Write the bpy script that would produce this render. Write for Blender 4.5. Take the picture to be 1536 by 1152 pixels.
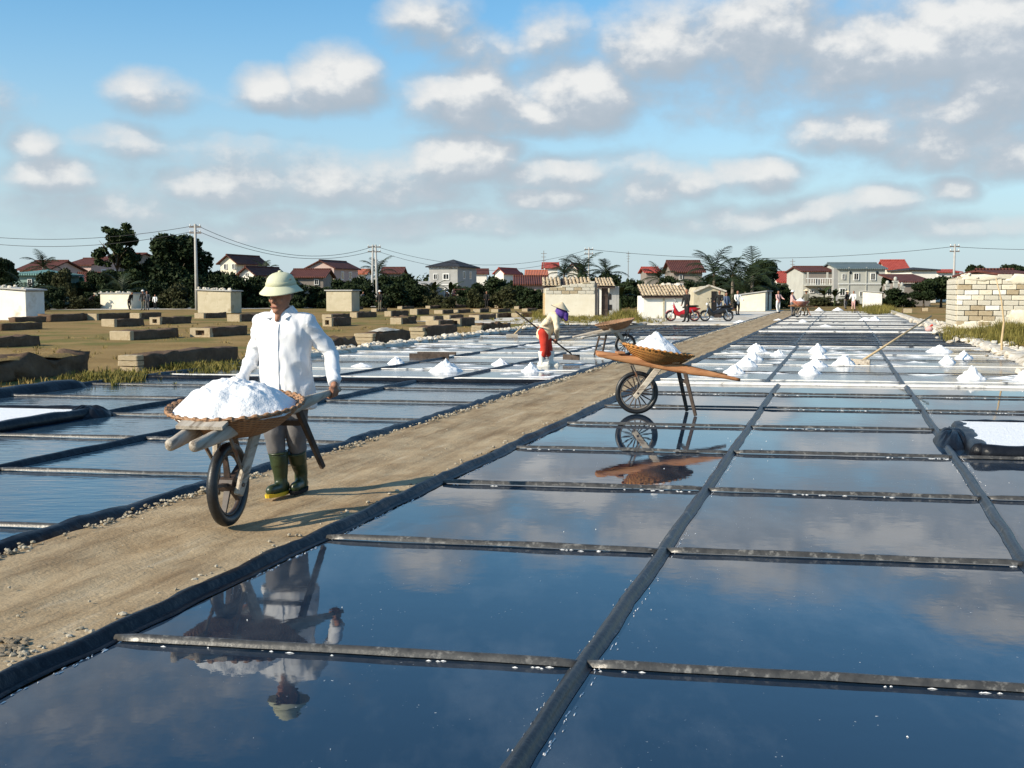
import bpy, bmesh, math, random
import numpy as np
from mathutils import Vector, Matrix, noise, Euler
R = math.radians
for o in list(bpy.data.objects):
    bpy.data.objects.remove(o)
SC = bpy.context.scene
COL = SC.collection

# ------------------------------------------------------------------ camera
F, CH = 1700.0, 1.55
PITCH = math.atan(138 / F)
cam_d = bpy.data.cameras.new('camera')
cam = bpy.data.objects.new('camera', cam_d)
COL.objects.link(cam)
cam.location = (0, 0, CH)
cam.rotation_euler = (R(90) - PITCH, 0, 0)
cam_d.sensor_width = 36
cam_d.lens = 36 * F / 1536
cam_d.clip_end = 6000
cam_d.clip_start = 0.05
SC.camera = cam

# ------------------------------------------------------------------ view
SC.view_settings.view_transform = 'Standard'
SC.view_settings.look = 'None'
SC.view_settings.exposure = 0.4
SC.view_settings.gamma = 1.0
SC.view_settings.use_curve_mapping = False
SC.cycles.max_bounces = 6
SC.cycles.caustics_reflective = False
SC.cycles.caustics_refractive = False

# ------------------------------------------------------------------ sun and sky
SUN_EL, SUN_AZ = 27.0, 240.0          # azimuth clockwise from +Y: behind the camera, to its left
sun_d = bpy.data.lights.new('sun', 'SUN')
sun = bpy.data.objects.new('sun', sun_d)
COL.objects.link(sun)
sun_d.energy = 5.0
sun_d.angle = R(0.5)
sun_d.color = (1.0, 0.88, 0.70)
_s = Vector((math.sin(R(SUN_AZ)) * math.cos(R(SUN_EL)), math.cos(R(SUN_AZ)) * math.cos(R(SUN_EL)), math.sin(R(SUN_EL))))
sun.rotation_euler = _s.to_track_quat('Z', 'Y').to_euler()
sun.location = _s * 100


def ray(px, py):
    a, b = (px - 768) / F, (576 - py) / F
    return Vector((a, math.cos(PITCH) + b * math.sin(PITCH), -math.sin(PITCH) + b * math.cos(PITCH)))


def G(px, py, z=0.0):
    d = ray(px, py)
    t = (z - CH) / d.z
    return Vector((d.x * t, d.y * t, z))


def D(px, py, Y):
    d = ray(px, py)
    t = Y / d.y
    return Vector((d.x * t, Y, CH + d.z * t))


def azel(px, py):
    d = ray(px, py).normalized()
    return math.atan2(d.x, d.y), math.asin(d.z)


class NT:
    """small helper to wire shader nodes"""
    def __init__(s, tree):
        s.t = tree
        s.n = tree.nodes
        s.l = tree.links

    def new(s, typ, ins=None, **kw):
        nd = s.n.new(typ)
        for k, v in kw.items():
            setattr(nd, k, v)
        if ins:
            for k, v in ins.items():
                sock = nd.inputs[k]
                if isinstance(v, bpy.types.NodeSocket):
                    s.l.new(v, sock)
                else:
                    sock.default_value = v
        return nd

    def math(s, op, a, b=0.0, clamp=False):
        nd = s.new('ShaderNodeMath', {0: a, 1: b}, operation=op)
        nd.use_clamp = clamp
        return nd.outputs[0]

    def vmath(s, op, a, b=None):
        ins = {0: a}
        if b is not None:
            ins[1] = b
        return s.new('ShaderNodeVectorMath', ins, operation=op)

    def maprange(s, v, a, b, c=0.0, d=1.0, smooth=False):
        nd = s.new('ShaderNodeMapRange', {0: v, 1: a, 2: b, 3: c, 4: d})
        if smooth:
            nd.interpolation_type = 'SMOOTHSTEP'
        return nd.outputs[0]

    def mix(s, f, a, b, blend='MIX'):
        nd = s.new('ShaderNodeMix', {}, data_type='RGBA', blend_type=blend)
        for i, v in ((0, f), (6, a), (7, b)):
            if isinstance(v, bpy.types.NodeSocket):
                s.l.new(v, nd.inputs[i])
            else:
                nd.inputs[i].default_value = v if i == 0 else (*v[:3], 1)
        return nd.outputs[2]

    def ramp(s, f, stops):
        nd = s.new('ShaderNodeValToRGB', {0: f})
        e = nd.color_ramp.elements
        while len(e) < len(stops):
            e.new(0.5)
        for el, (p, c) in zip(e, stops):
            el.position = p
            el.color = (*c, 1)
        return nd.outputs[0]


# clouds: cumulus at fixed sky directions, scattered cumulus elsewhere
CLOUDS = [  # x, y, half-width, half-height, amount   (as seen in the sky; turned into azimuth and elevation)
    (505, 118, 72, 50, 1.0), (405, 128, 48, 34, .85), (455, 150, 110, 22, .7),
    (872, 142, 90, 56, 1.1), (800, 170, 80, 28, .9), (700, 148, 84, 46, .95), (780, 186, 150, 22, .75),
    (700, 236, 92, 42, 1.1), (640, 255, 60, 28, .8), (825, 262, 100, 32, .8), (820, 300, 84, 22, .9),
    (345, 278, 95, 36, .85), (480, 285, 130, 32, .72), (280, 270, 60, 28, .7), (80, 262, 72, 32, .8), (58, 214, 42, 26, .8),
    (225, 140, 62, 32, .62), (172, 212, 48, 24, .6), (640, 25, 64, 44, .75), (720, 75, 60, 44, .65), (830, 55, 56, 42, .62),
    (1000, 62, 100, 54, .9), (1140, 40, 110, 66, .95), (1240, 80, 80, 48, .8), (1330, 80, 120, 52, 1.0), (1410, 60, 90, 58, 1.05),
    (1505, 55, 80, 80, 1.1), (1490, 145, 110, 58, .9), (1280, 200, 100, 38, .85), (1420, 218, 110, 36, .85), (1510, 240, 80, 32, .8),
    (1145, 266, 68, 30, .95), (1040, 274, 46, 26, .85), (1422, 286, 46, 22, .85), (1310, 306, 90, 26, .8), (1250, 318, 150, 20, .6),
    (590, 292, 140, 30, .72), (410, 328, 60, 18, .75), (950, 292, 80, 34, .75), (700, 335, 300, 20, .62), (1100, 332, 230, 22, .62), (150, 310, 180, 26, .62), (420, 345, 260, 18, .55), (1400, 340, 200, 20, .6), (560, 262, 200, 30, .62), (950, 258, 110, 30, .55), (320, 225, 150, 30, .42), (1240, 80, 360, 95, .62), (1470, 175, 220, 75, .60), (450, 283, 340, 40, .42), (900, 280, 280, 36, .40),
    (60, -200, 330, 90, .62), (1520, -60, 110, 40, .8), (1800, 100, 200, 80, .9), (-200, 150, 160, 60, .8),
]


def cloud_group():
    """inputs: plain direction and warped direction (azimuth, elevation); output: cloud density"""
    g = bpy.data.node_groups.new('cloud_density', 'ShaderNodeTree')
    g.interface.new_socket('Vector', in_out='INPUT', socket_type='NodeSocketVector')
    g.interface.new_socket('Warped', in_out='INPUT', socket_type='NodeSocketVector')
    g.interface.new_socket('Density', in_out='OUTPUT', socket_type='NodeSocketFloat')
    n = NT(g)
    gi = n.new('NodeGroupInput')
    go = n.new('NodeGroupOutput')
    v, v2 = gi.outputs[0], gi.outputs[1]
    s2 = n.new('ShaderNodeSeparateXYZ', {0: v2})
    ax = n.new('ShaderNodeCombineXYZ', {0: s2.outputs[0], 1: s2.outputs[0], 2: s2.outputs[0]}).outputs[0]
    ay = n.new('ShaderNodeCombineXYZ', {0: s2.outputs[1], 1: s2.outputs[1], 2: s2.outputs[1]}).outputs[0]
    acc = None
    cl = CLOUDS + [CLOUDS[-1]] * (-len(CLOUDS) % 3)
    for i in range(0, len(cl), 3):                  # three clouds at a time, one in each component
        tr = cl[i:i + 3]
        c = [azel(t[0], t[1]) for t in tr]
        kx = [F / t[2] for t in tr]
        ky = [F / t[3] for t in tr]
        dx = n.new('ShaderNodeVectorMath', {0: ax, 1: kx, 2: [-c[j][0] * kx[j] for j in range(3)]}, operation='MULTIPLY_ADD').outputs[0]
        dy = n.new('ShaderNodeVectorMath', {0: ay, 1: ky, 2: [-c[j][1] * ky[j] for j in range(3)]}, operation='MULTIPLY_ADD').outputs[0]
        d2 = n.vmath('MULTIPLY', dx, dx).outputs[0]
        d2 = n.new('ShaderNodeVectorMath', {0: dy, 1: dy, 2: d2}, operation='MULTIPLY_ADD').outputs[0]
        val = n.new('ShaderNodeVectorMath', {0: d2, 1: [-.52 * t[4] for t in tr], 2: [t[4] * .86 for t in tr]}, operation='MULTIPLY_ADD').outputs[0]
        acc = val if acc is None else n.vmath('MAXIMUM', acc, val).outputs[0]
    s3 = n.new('ShaderNodeSeparateXYZ', {0: acc})
    acc = n.math('SMOOTH_MAX', n.math('MAXIMUM', s3.outputs[0], s3.outputs[1]), s3.outputs[2])
    acc = n.math('MAXIMUM', acc, -.5)
    # scattered clouds over the rest of the sky
    sv = n.vmath('MULTIPLY', v, (1.0, 2.0, 1.0)).outputs[0]
    big = n.new('ShaderNodeTexNoise', {'Vector': sv, 'Scale': 4.2, 'Detail': 2.0, 'Roughness': .5}).outputs[0]
    rest = n.maprange(big, .56, .76, -.3, .7)
    sp = n.new('ShaderNodeSeparateXYZ', {0: v})
    off = n.maprange(n.math('ABSOLUTE', sp.outputs[0]), .5, .62, 0.0, 1.0)
    up = n.maprange(sp.outputs[1], .40, .48, 0.0, 1.0)
    sel = n.math('MAXIMUM', off, up)
    rest = n.math('SUBTRACT', rest, n.math('MULTIPLY', n.math('SUBTRACT', 1.0, sel), 2.0))
    acc = n.math('MAXIMUM', acc, rest)
    fn = n.new('ShaderNodeTexNoise', {'Vector': n.vmath('MULTIPLY', v, (1, 1.4, 1)).outputs[0], 'Scale': 27.0, 'Detail': 6.0, 'Roughness': .56})
    f = n.maprange(fn.outputs[0], .3, .7, -.17, .17)
    n.l.new(n.math('ADD', acc, f), go.inputs[0])
    return g


world = bpy.data.worlds.new('World')
SC.world = world
world.use_nodes = True
world.cycles.sampling_method = 'MANUAL'
world.cycles.sample_map_resolution = 256
wt = NT(world.node_tree)
wt.n.clear()
sky = wt.new('ShaderNodeTexSky', sky_type='NISHITA')
sky.sun_disc = False
sky.sun_elevation = R(SUN_EL)
sky.sun_rotation = R(SUN_AZ)
sky.air_density = 1.0
sky.dust_density = .6
sky.ozone_density = 2.2
geo = wt.new('ShaderNodeTexCoord')
dirv = wt.vmath('NORMALIZE', geo.outputs['Generated']).outputs[0]
sx = wt.new('ShaderNodeSeparateXYZ', {0: dirv})
az = wt.math('ARCTAN2', sx.outputs[0], sx.outputs[1])
el = wt.math('ARCSINE', sx.outputs[2])
pv = wt.new('ShaderNodeCombineXYZ', {0: az, 1: el}).outputs[0]
cg = cloud_group()
wn = wt.new('ShaderNodeTexNoise', {'Vector': pv, 'Scale': 13.0, 'Detail': 2.0, 'Roughness': .5})
w_ = wt.vmath('SUBTRACT', wn.outputs['Color'], (.5, .5, .5)).outputs[0]
pw = wt.new('ShaderNodeVectorMath', {0: w_, 1: (.045, .022, 0), 2: pv}, operation='MULTIPLY_ADD').outputs[0]
LIGHT_SIDE = (-.007, .018, 0)
g1 = wt.new('ShaderNodeGroup', {}, node_tree=cg)
g2 = wt.new('ShaderNodeGroup', {}, node_tree=cg)
for g_, a_, b_ in ((g1, pv, pw), (g2, wt.vmath('ADD', pv, LIGHT_SIDE).outputs[0], wt.vmath('ADD', pw, LIGHT_SIDE).outputs[0])):
    wt.l.new(a_, g_.inputs[0])
    wt.l.new(b_, g_.inputs[1])
dens, dens2 = g1.outputs[0], g2.outputs[0]
alpha = wt.maprange(dens, -.05, .70, 0, .97, True)
lit = wt.maprange(wt.math('SUBTRACT', dens, dens2), -.20, .42, 0, 1, True)
thick = wt.maprange(dens, .25, .95, 0, 1, True)
lit = wt.math('ADD', wt.math('MULTIPLY', lit, .70), wt.math('MULTIPLY', thick, .38), True)
ccol = wt.ramp(lit, [(0.0, (2.65, 3.2, 3.75)), (.5, (3.5, 3.9, 4.35)), (1.0, (6.0, 6.0, 5.9))])
haze_f = wt.maprange(el, -.02, .27, .92, 0.0, True)
skyc = wt.mix(1.0, sky.outputs[0], (.72, 1.12, 1.24), 'MULTIPLY')
skyc = wt.mix(haze_f, skyc, (3.95, 4.65, 5.15))
ccol = wt.mix(wt.maprange(el, 0.0, .16, .42, 0.0, True), ccol, (4.1, 4.75, 5.05))
final = wt.mix(alpha, skyc, ccol)
SKY_STRENGTH = .11
bg = wt.new('ShaderNodeBackground', {'Color': final, 'Strength': SKY_STRENGTH})
wo = wt.new('ShaderNodeOutputWorld')
wt.l.new(bg.outputs[0], wo.inputs[0])

# ------------------------------------------------------------------ helpers: materials
M = {}


def mat(name, c1, c2=None, scale=4.0, rough=.85, bump=0.0, bscale=30.0, spec=.3, detail=6.0, c3=None, scale3=1.0, lo=.35, hi=.65,
        stretch=None, coords='Object', rough2=None, lo3=.52, hi3=.62):
    m = bpy.data.materials.new(name)
    m.use_nodes = True
    n = NT(m.node_tree)
    bs = n.n['Principled BSDF']
    tc = n.new('ShaderNodeTexCoord').outputs[coords]
    if stretch:
        tc = n.vmath('MULTIPLY', tc, stretch).outputs[0]
    col = None
    if c2 is not None:
        nz = n.new('ShaderNodeTexNoise', {'Vector': tc, 'Scale': scale, 'Detail': detail, 'Roughness': .6})
        f = n.maprange(nz.outputs[0], lo, hi)
        col = n.mix(f, c1, c2)
        if rough2 is not None:
            n.l.new(n.maprange(nz.outputs[0], lo, hi, rough, rough2), bs.inputs['Roughness'])
    if c3 is not None:
        nz3 = n.new('ShaderNodeTexNoise', {'Vector': tc, 'Scale': scale3, 'Detail': 5.0, 'Roughness': .65})
        f3 = n.maprange(nz3.outputs[0], lo3, hi3)
        col = n.mix(f3, col, c3)
    if col is not None:
        n.l.new(col, bs.inputs['Base Color'])
    else:
        bs.inputs['Base Color'].default_value = (*c1, 1)
    if rough2 is None:
        bs.inputs['Roughness'].default_value = rough
    bs.inputs['Specular IOR Level'].default_value = spec
    if bump:
        bn = n.new('ShaderNodeTexNoise', {'Vector': tc, 'Scale': bscale, 'Detail': 5.0, 'Roughness': .6})
        bp = n.new('ShaderNodeBump', {'Strength': 1.0, 'Distance': bump, 'Height': bn.outputs[0]})
        n.l.new(bp.outputs[0], bs.inputs['Normal'])
    M[name] = m
    return m


def water_mat(name, bump, bscale, film, stretch=(1, 1, 1), rough=.02, base=(.006, .010, .016), filmc=(.16, .17, .18), lo=.5, hi=.72, filmrough=.35, spec=.5, ior=1.42):
    m = bpy.data.materials.new(name)
    m.use_nodes = True
    n = NT(m.node_tree)
    bs = n.n['Principled BSDF']
    tc = n.new('ShaderNodeTexCoord').outputs['Object']
    nz = n.new('ShaderNodeTexNoise', {'Vector': n.vmath('MULTIPLY', tc, (1, .45, 1)).outputs[0], 'Scale': .9, 'Detail': 7.0, 'Roughness': .68})
    f = n.maprange(nz.outputs[0], lo, hi, 0, film)
    col = n.mix(f, base, filmc)
    sp = n.new('ShaderNodeTexNoise', {'Vector': tc, 'Scale': 55.0, 'Detail': 2.0})
    sel = n.new('ShaderNodeTexNoise', {'Vector': tc, 'Scale': 2.3, 'Detail': 3.0})
    speck = n.math('MULTIPLY', n.maprange(sp.outputs[0], .72, .75), n.maprange(sel.outputs[0], .52, .6))
    col = n.mix(speck, col, (.55, .56, .56))
    n.l.new(col, bs.inputs['Base Color'])
    r = n.math('ADD', n.maprange(nz.outputs[0], lo, hi, rough, rough + filmrough * film), n.math('MULTIPLY', speck, .5), True)
    n.l.new(r, bs.inputs['Roughness'])
    bs.inputs['IOR'].default_value = ior
    bs.inputs['Specular IOR Level'].default_value = spec
    if bump:
        bn = n.new('ShaderNodeTexNoise', {'Vector': n.vmath('MULTIPLY', tc, stretch).outputs[0], 'Scale': bscale, 'Detail': 3.0, 'Roughness': .5})
        bp = n.new('ShaderNodeBump', {'Strength': 1.0, 'Distance': bump, 'Height': bn.outputs[0]})
        n.l.new(bp.outputs[0], bs.inputs['Normal'])
    M[name] = m
    return m


water_mat('still_water', .0005, 5.0, .42, rough=.014, base=(.010, .023, .044), filmc=(.15, .17, .19), lo=.47, hi=.74, filmrough=.20, ior=1.52)
water_mat('rippled_water', .0048, 5.0, .12, stretch=(.55, 1.6, 1), rough=.06, base=(.020, .050, .085))
water_mat('shallow_brine', .0015, 4.0, .9, rough=.06, base=(.07, .08, .09), filmc=(.30, .31, .32), lo=.40, hi=.68, filmrough=.25)
water_mat('damp_liner', .002, 6.0, 1.0, rough=.12, base=(.012, .013, .015), filmc=(.06, .062, .066), lo=.4, hi=.7, filmrough=.5, spec=.25)
water_mat('grey_liner', .002, 6.0, 1.0, rough=.2, base=(.05, .05, .05), filmc=(.30, .29, .27), lo=.42, hi=.62, filmrough=.5, spec=.25)

mat('earth', (.36, .28, .185), (.45, .365, .255), 1.6, .95, .006, 34, .1, c3=(.26, .20, .13), scale3=.8, lo3=.54, hi3=.68)
mat('ground', (.23, .14, .052), (.30, .195, .078), .45, .95, .03, 9, .1, c3=(.16, .145, .045), scale3=.16, lo3=.5, hi3=.62)
mat('dry_field', (.225, .145, .055), (.30, .20, .082), .5, .95, .03, 9, .1, c3=(.15, .135, .04), scale3=.18, lo3=.5, hi3=.6)
mat('plastic', (.010, .012, .016), (.022, .026, .032), 9, .36, .003, 26, .3, c3=(.16, .155, .15), scale3=7, lo3=.60, hi3=.74)
mat('plastic_clean', (.005, .006, .009), (.012, .014, .019), 6, .38, .012, 9, .2)
mat('bar_plastic', (.035, .034, .032), (.07, .067, .062), 18, .36, .0015, 60, .5, c3=(.26, .25, .23), scale3=20, lo3=.54, hi3=.75)
mat('bar_crusted', (.62, .59, .54), (.75, .73, .69), 8, .7, .004, 30, .3, c3=(.05, .05, .05), scale3=2.2, lo3=.58, hi3=.66)
mat('crust', (.50, .44, .35), (.66, .61, .53), 6, .9, .012, 22, .2, c3=(.30, .24, .16), scale3=2.6, lo3=.52, hi3=.66)
mat('crust_dull', (.32, .27, .19), (.48, .43, .34), 9, .9, .006, 40, .2, c3=(.20, .16, .11), scale3=3, lo3=.5, hi3=.62)
mat('salt', (.80, .81, .82), (.86, .86, .86), 10, .75, .012, 34, .3)
mat('salty_sand', (.56, .50, .41), (.70, .66, .59), .9, .9, .01, 12, .2, c3=(.33, .27, .18), scale3=.35, lo3=.5, hi3=.66)
mat('wood_new', (.36, .155, .065), (.48, .24, .11), 9, .7, .002, 40, .3, stretch=(.25, 3, 3), c3=(.22, .09, .04), scale3=5)
mat('wood_grey', (.36, .31, .25), (.50, .45, .38), 9, .8, .003, 40, .25, stretch=(.25, 3, 3), c3=(.22, .18, .14), scale3=5)
mat('wood_dark', (.04, .028, .022), (.09, .065, .05), 12, .7, .002, 40, .3)
mat('wood_pale', (.45, .32, .17), (.56, .42, .25), 12, .7, .002, 40, .3)
mat('rubber', (.010, .010, .011), (.02, .02, .021), 30, .42, .001, 80, .5)
mat('steel', (.12, .11, .10), (.22, .19, .16), 20, .45, 0, 1, .5, c3=(.18, .08, .04), scale3=18)
mat('dark_metal', (.03, .022, .02), (.07, .045, .035), 20, .5, 0, 1, .5)
mat('skin', (.27, .125, .075), (.34, .165, .10), 14, .6, .0008, 60, .35)
mat('shirt', (.70, .71, .74), (.75, .755, .77), 8, .85, .0015, 160, .2)
mat('trousers', (.125, .12, .125), (.165, .16, .16), 10, .9, .001, 160, .15)
mat('boot_green', (.020, .032, .012), (.032, .048, .018), 8, .38, .001, 20, .5)
mat('boot_white', (.80, .78, .72), (.72, .68, .6), 10, .6, 0, 1, .4)
mat('yellow', (.75, .50, .03), (.66, .42, .03), 12, .5, 0, 1, .4)
mat('hat_felt', (.56, .56, .38), (.62, .62, .44), 6, .9, .001, 120, .15)
mat('hat_band', (.48, .48, .32), (.52, .52, .36), 10, .9, 0, 1, .1)
mat('straw', (.62, .50, .32), (.70, .58, .40), 20, .85, .002, 60, .2)
mat('hair', (.012, .010, .009), (.02, .016, .013), 20, .6, 0, 1, .3)
mat('eye', (.01, .008, .007), None, rough=.3)
mat('lip', (.26, .09, .06), None, rough=.5)
mat('cream_cloth', (.62, .52, .36), (.70, .60, .44), 8, .9, .002, 60, .1)
mat('red_cloth', (.52, .055, .035), (.46, .045, .03), 8, .9, .002, 60, .1)
mat('purple_cloth', (.085, .045, .24), (.12, .07, .30), 10, .9, .002, 60, .1)
mat('black_cloth', (.015, .015, .016), (.03, .028, .028), 10, .9, 0, 1, .1)
mat('pink_cloth', (.62, .40, .38), (.55, .33, .31), 10, .9, 0, 1, .1)
mat('blue_cloth', (.12, .15, .22), (.16, .2, .28), 10, .9, 0, 1, .1)
mat('olive_cloth', (.10, .10, .075), (.14, .13, .10), 10, .9, 0, 1, .1)
mat('white_cloth', (.78, .77, .74), (.70, .69, .66), 10, .9, 0, 1, .1)
mat('masonry', (.52, .48, .39), (.62, .58, .49), 3, .95, .01, 16, .1, c3=(.30, .25, .16), scale3=1.6, lo3=.56, hi3=.7)
mat('mortar', (.42, .375, .29), (.50, .45, .35), 6, .95, .01, 20, .1)
mat('mud_stone', (.105, .068, .045), (.165, .11, .072), 3, .95, .02, 12, .1, c3=(.10, .065, .045), scale3=2.0)
mat('pale_block', (.36, .29, .19), (.46, .38, .26), 4, .95, .01, 20, .1, c3=(.28, .20, .11), scale3=2.4, lo3=.55, hi3=.7)
mat('plaster_cream', (.66, .60, .47), (.72, .67, .55), 1.5, .92, .006, 20, .1, c3=(.48, .40, .27), scale3=.9, lo3=.56, hi3=.72)
mat('plaster_white', (.74, .71, .64), (.80, .78, .72), 1.5, .92, .006, 20, .1, c3=(.55, .49, .38), scale3=.8, lo3=.58, hi3=.74)
mat('plaster_yellow', (.44, .385, .27), (.53, .47, .35), 1.5, .92, .006, 20, .1, c3=(.33, .27, .17), scale3=1.3, lo3=.54, hi3=.7)
mat('plaster_grey', (0.391, 0.391, 0.357), (0.459, 0.459, 0.416), .7, .9, .004, 10, .15, c3=(.36, .36, .32), scale3=.5, lo3=.55, hi3=.75)
mat('plaster_stone', (0.306, 0.306, 0.297), (0.365, 0.365, 0.357), .7, .9, .004, 10, .15)
mat('plaster_pink', (0.446, 0.331, 0.302), (0.490, 0.374, 0.346), .7, .9, .004, 10, .15)
mat('plaster_teal', (.20, .30, .28), (.26, .36, .33), .7, .9, .004, 10, .15)
mat('plaster_brown', (0.210, 0.182, 0.161), (0.259, 0.231, 0.203), .7, .9, .004, 10, .15)
mat('trim_white', (.74, .74, .72), (.68, .68, .66), 2, .8, 0, 1, .2)
mat('concrete', (.36, .35, .33), (.44, .43, .41), 2, .9, .003, 20, .15)
def roof_mat(name, c1, c2):
    m = mat(name, c1, c2, 1.6, .75, 0, 1, .2)
    n = NT(m.node_tree)
    tc = n.new('ShaderNodeTexCoord').outputs['Object']
    wv = n.new('ShaderNodeTexWave', {'Vector': tc, 'Scale': 1.3, 'Distortion': .3}, bands_direction='X')
    wz = n.new('ShaderNodeTexWave', {'Vector': tc, 'Scale': 1.5, 'Distortion': .2}, bands_direction='Z')
    h = n.math('ADD', wv.outputs['Fac'], n.math('MULTIPLY', wz.outputs['Fac'], .6))
    bp = n.new('ShaderNodeBump', {'Strength': .9, 'Distance': .06, 'Height': h})
    n.l.new(bp.outputs[0], n.n['Principled BSDF'].inputs['Normal'])
roof_mat('roof_brown', (.085, .030, .023), (.13, .048, .035))
roof_mat('roof_red', (.34, .055, .04), (.43, .085, .06))
roof_mat('roof_orange', (.42, .12, .065), (.50, .17, .10))
roof_mat('roof_dark', (.030, .030, .034), (.05, .05, .055))
roof_mat('roof_teal', (.12, .24, .23), (.16, .29, .27))
roof_mat('roof_slate', (.10, .14, .15), (.14, .18, .19))
mat('tile_clay', (.46, .36, .24), (.56, .46, .32), 5, .9, .004, 30, .15, c3=(.22, .15, .10), scale3=4)
mat('glass_dark', (.012, .014, .017), None, rough=.12, spec=.5)
mat('door_wood', (.05, .035, .03), (.08, .06, .05), 6, .8, 0, 1, .2)
mat('leaf_dark', (.010, .019, .006), (.024, .038, .011), 1.1, .75, 0, 1, .2)
mat('leaf_mid', (.016, .028, .008), (.036, .052, .015), 1.3, .75, 0, 1, .2)
mat('leaf_olive', (.026, .030, .010), (.050, .052, .019), 1.3, .75, 0, 1, .2)
mat('palm_leaf', (.012, .022, .008), (.028, .042, .014), 1.5, .6, 0, 1, .25)
mat('grass', (.12, .115, .028), (.24, .195, .06), 1.1, .9, 0, 1, .1)
mat('straw_grass', (.30, .22, .085), (.20, .155, .055), 1.5, .95, 0, 1, .1)
mat('bark', (.09, .07, .05), (.15, .12, .09), 6, .95, .01, 20, .1)
mat('palm_bark', (.15, .125, .10), (.22, .19, .155), 4, .95, .01, 20, .1)
mat('red_paint', (.40, .012, .02), (.34, .010, .018), 6, .3, 0, 1, .5)
mat('black_paint', (.012, .012, .014), (.02, .02, .022), 6, .28, 0, 1, .5)
mat('chrome', (.55, .55, .55), None, rough=.25)
M['chrome'].node_tree.nodes['Principled BSDF'].inputs['Metallic'].default_value = 1
mat('lens', (.7, .7, .68), None, rough=.1)
mat('cable', (.02, .02, .022), None, rough=.6)
mat('tank_green', (.02, .18, .10), None, rough=.4)


def weave_mat(name, ca, cb, cd):
    m = bpy.data.materials.new(name)
    m.use_nodes = True
    n = NT(m.node_tree)
    bs = n.n['Principled BSDF']
    uv = n.new('ShaderNodeTexCoord').outputs['Object']
    s = n.new('ShaderNodeSeparateXYZ', {0: uv})
    ang = n.math('ARCTAN2', s.outputs[1], s.outputs[0])
    rad = n.math('SQRT', n.math('ADD', n.math('MULTIPLY', s.outputs[0], s.outputs[0]), n.math('MULTIPLY', s.outputs[1], s.outputs[1])))
    a = n.math('SINE', n.math('MULTIPLY', ang, 34.0))
    b = n.math('SINE', n.math('MULTIPLY', n.math('ADD', rad, n.math('MULTIPLY', s.outputs[2], 1.2)), 150.0))
    h = n.maprange(n.math('MULTIPLY', a, b), -1, 1)
    nz = n.new('ShaderNodeTexNoise', {'Vector': uv, 'Scale': 11.0, 'Detail': 5.0})
    col = n.mix(n.maprange(nz.outputs[0], .35, .65), ca, cb)
    col = n.mix(n.maprange(h, .45, .1, 0, .75), col, cd)
    n.l.new(col, bs.inputs['Base Color'])
    bs.inputs['Roughness'].default_value = .75
    bp = n.new('ShaderNodeBump', {'Strength': .9, 'Distance': .008, 'Height': h})
    n.l.new(bp.outputs[0], bs.inputs['Normal'])
    M[name] = m


weave_mat('basket_new', (.50, .23, .055), (.40, .16, .035), (.10, .04, .012))
weave_mat('basket_old', (.30, .155, .075), (.38, .22, .12), (.07, .035, .02))
weave_mat('basket_red', (.50, .10, .06), (.55, .35, .25), (.2, .05, .03))


# ------------------------------------------------------------------ helpers: meshes and objects
def link(name, mesh, mt=None, parent=None, label=None, cat=None, group=None, kind=None):
    o = bpy.data.objects.new(name, mesh)
    COL.objects.link(o)
    if mt is not None and mesh is not None and not mesh.materials:
        for x in (mt if isinstance(mt, (list, tuple)) else [mt]):
            mesh.materials.append(M[x])
    if parent is not None:
        o.parent = parent
    tag(o, label, cat, group, kind)
    return o


def tag(o, label=None, cat=None, group=None, kind=None):
    for k, v in (('label', label), ('category', cat), ('group', group), ('kind', kind)):
        if v:
            o[k] = v
    return o


def thing(name, label, cat, loc=(0, 0, 0), rz=0.0, group=None, mw=None):
    o = bpy.data.objects.new(name, None)
    o.empty_display_size = .2
    COL.objects.link(o)
    o.location = loc
    o.rotation_euler = (0, 0, rz)
    if mw is not None:
        o.matrix_world = mw
    return tag(o, label, cat, group)


def copy_tree(o, parent=None, label=None, group=None):
    c = o.copy()
    COL.objects.link(c)
    if parent is not None:
        c.parent = parent
    if label:
        c['label'] = label
    if group:
        c['group'] = group
    for ch in [x for x in o.children]:
        copy_tree(ch, c)
    return c


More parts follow.
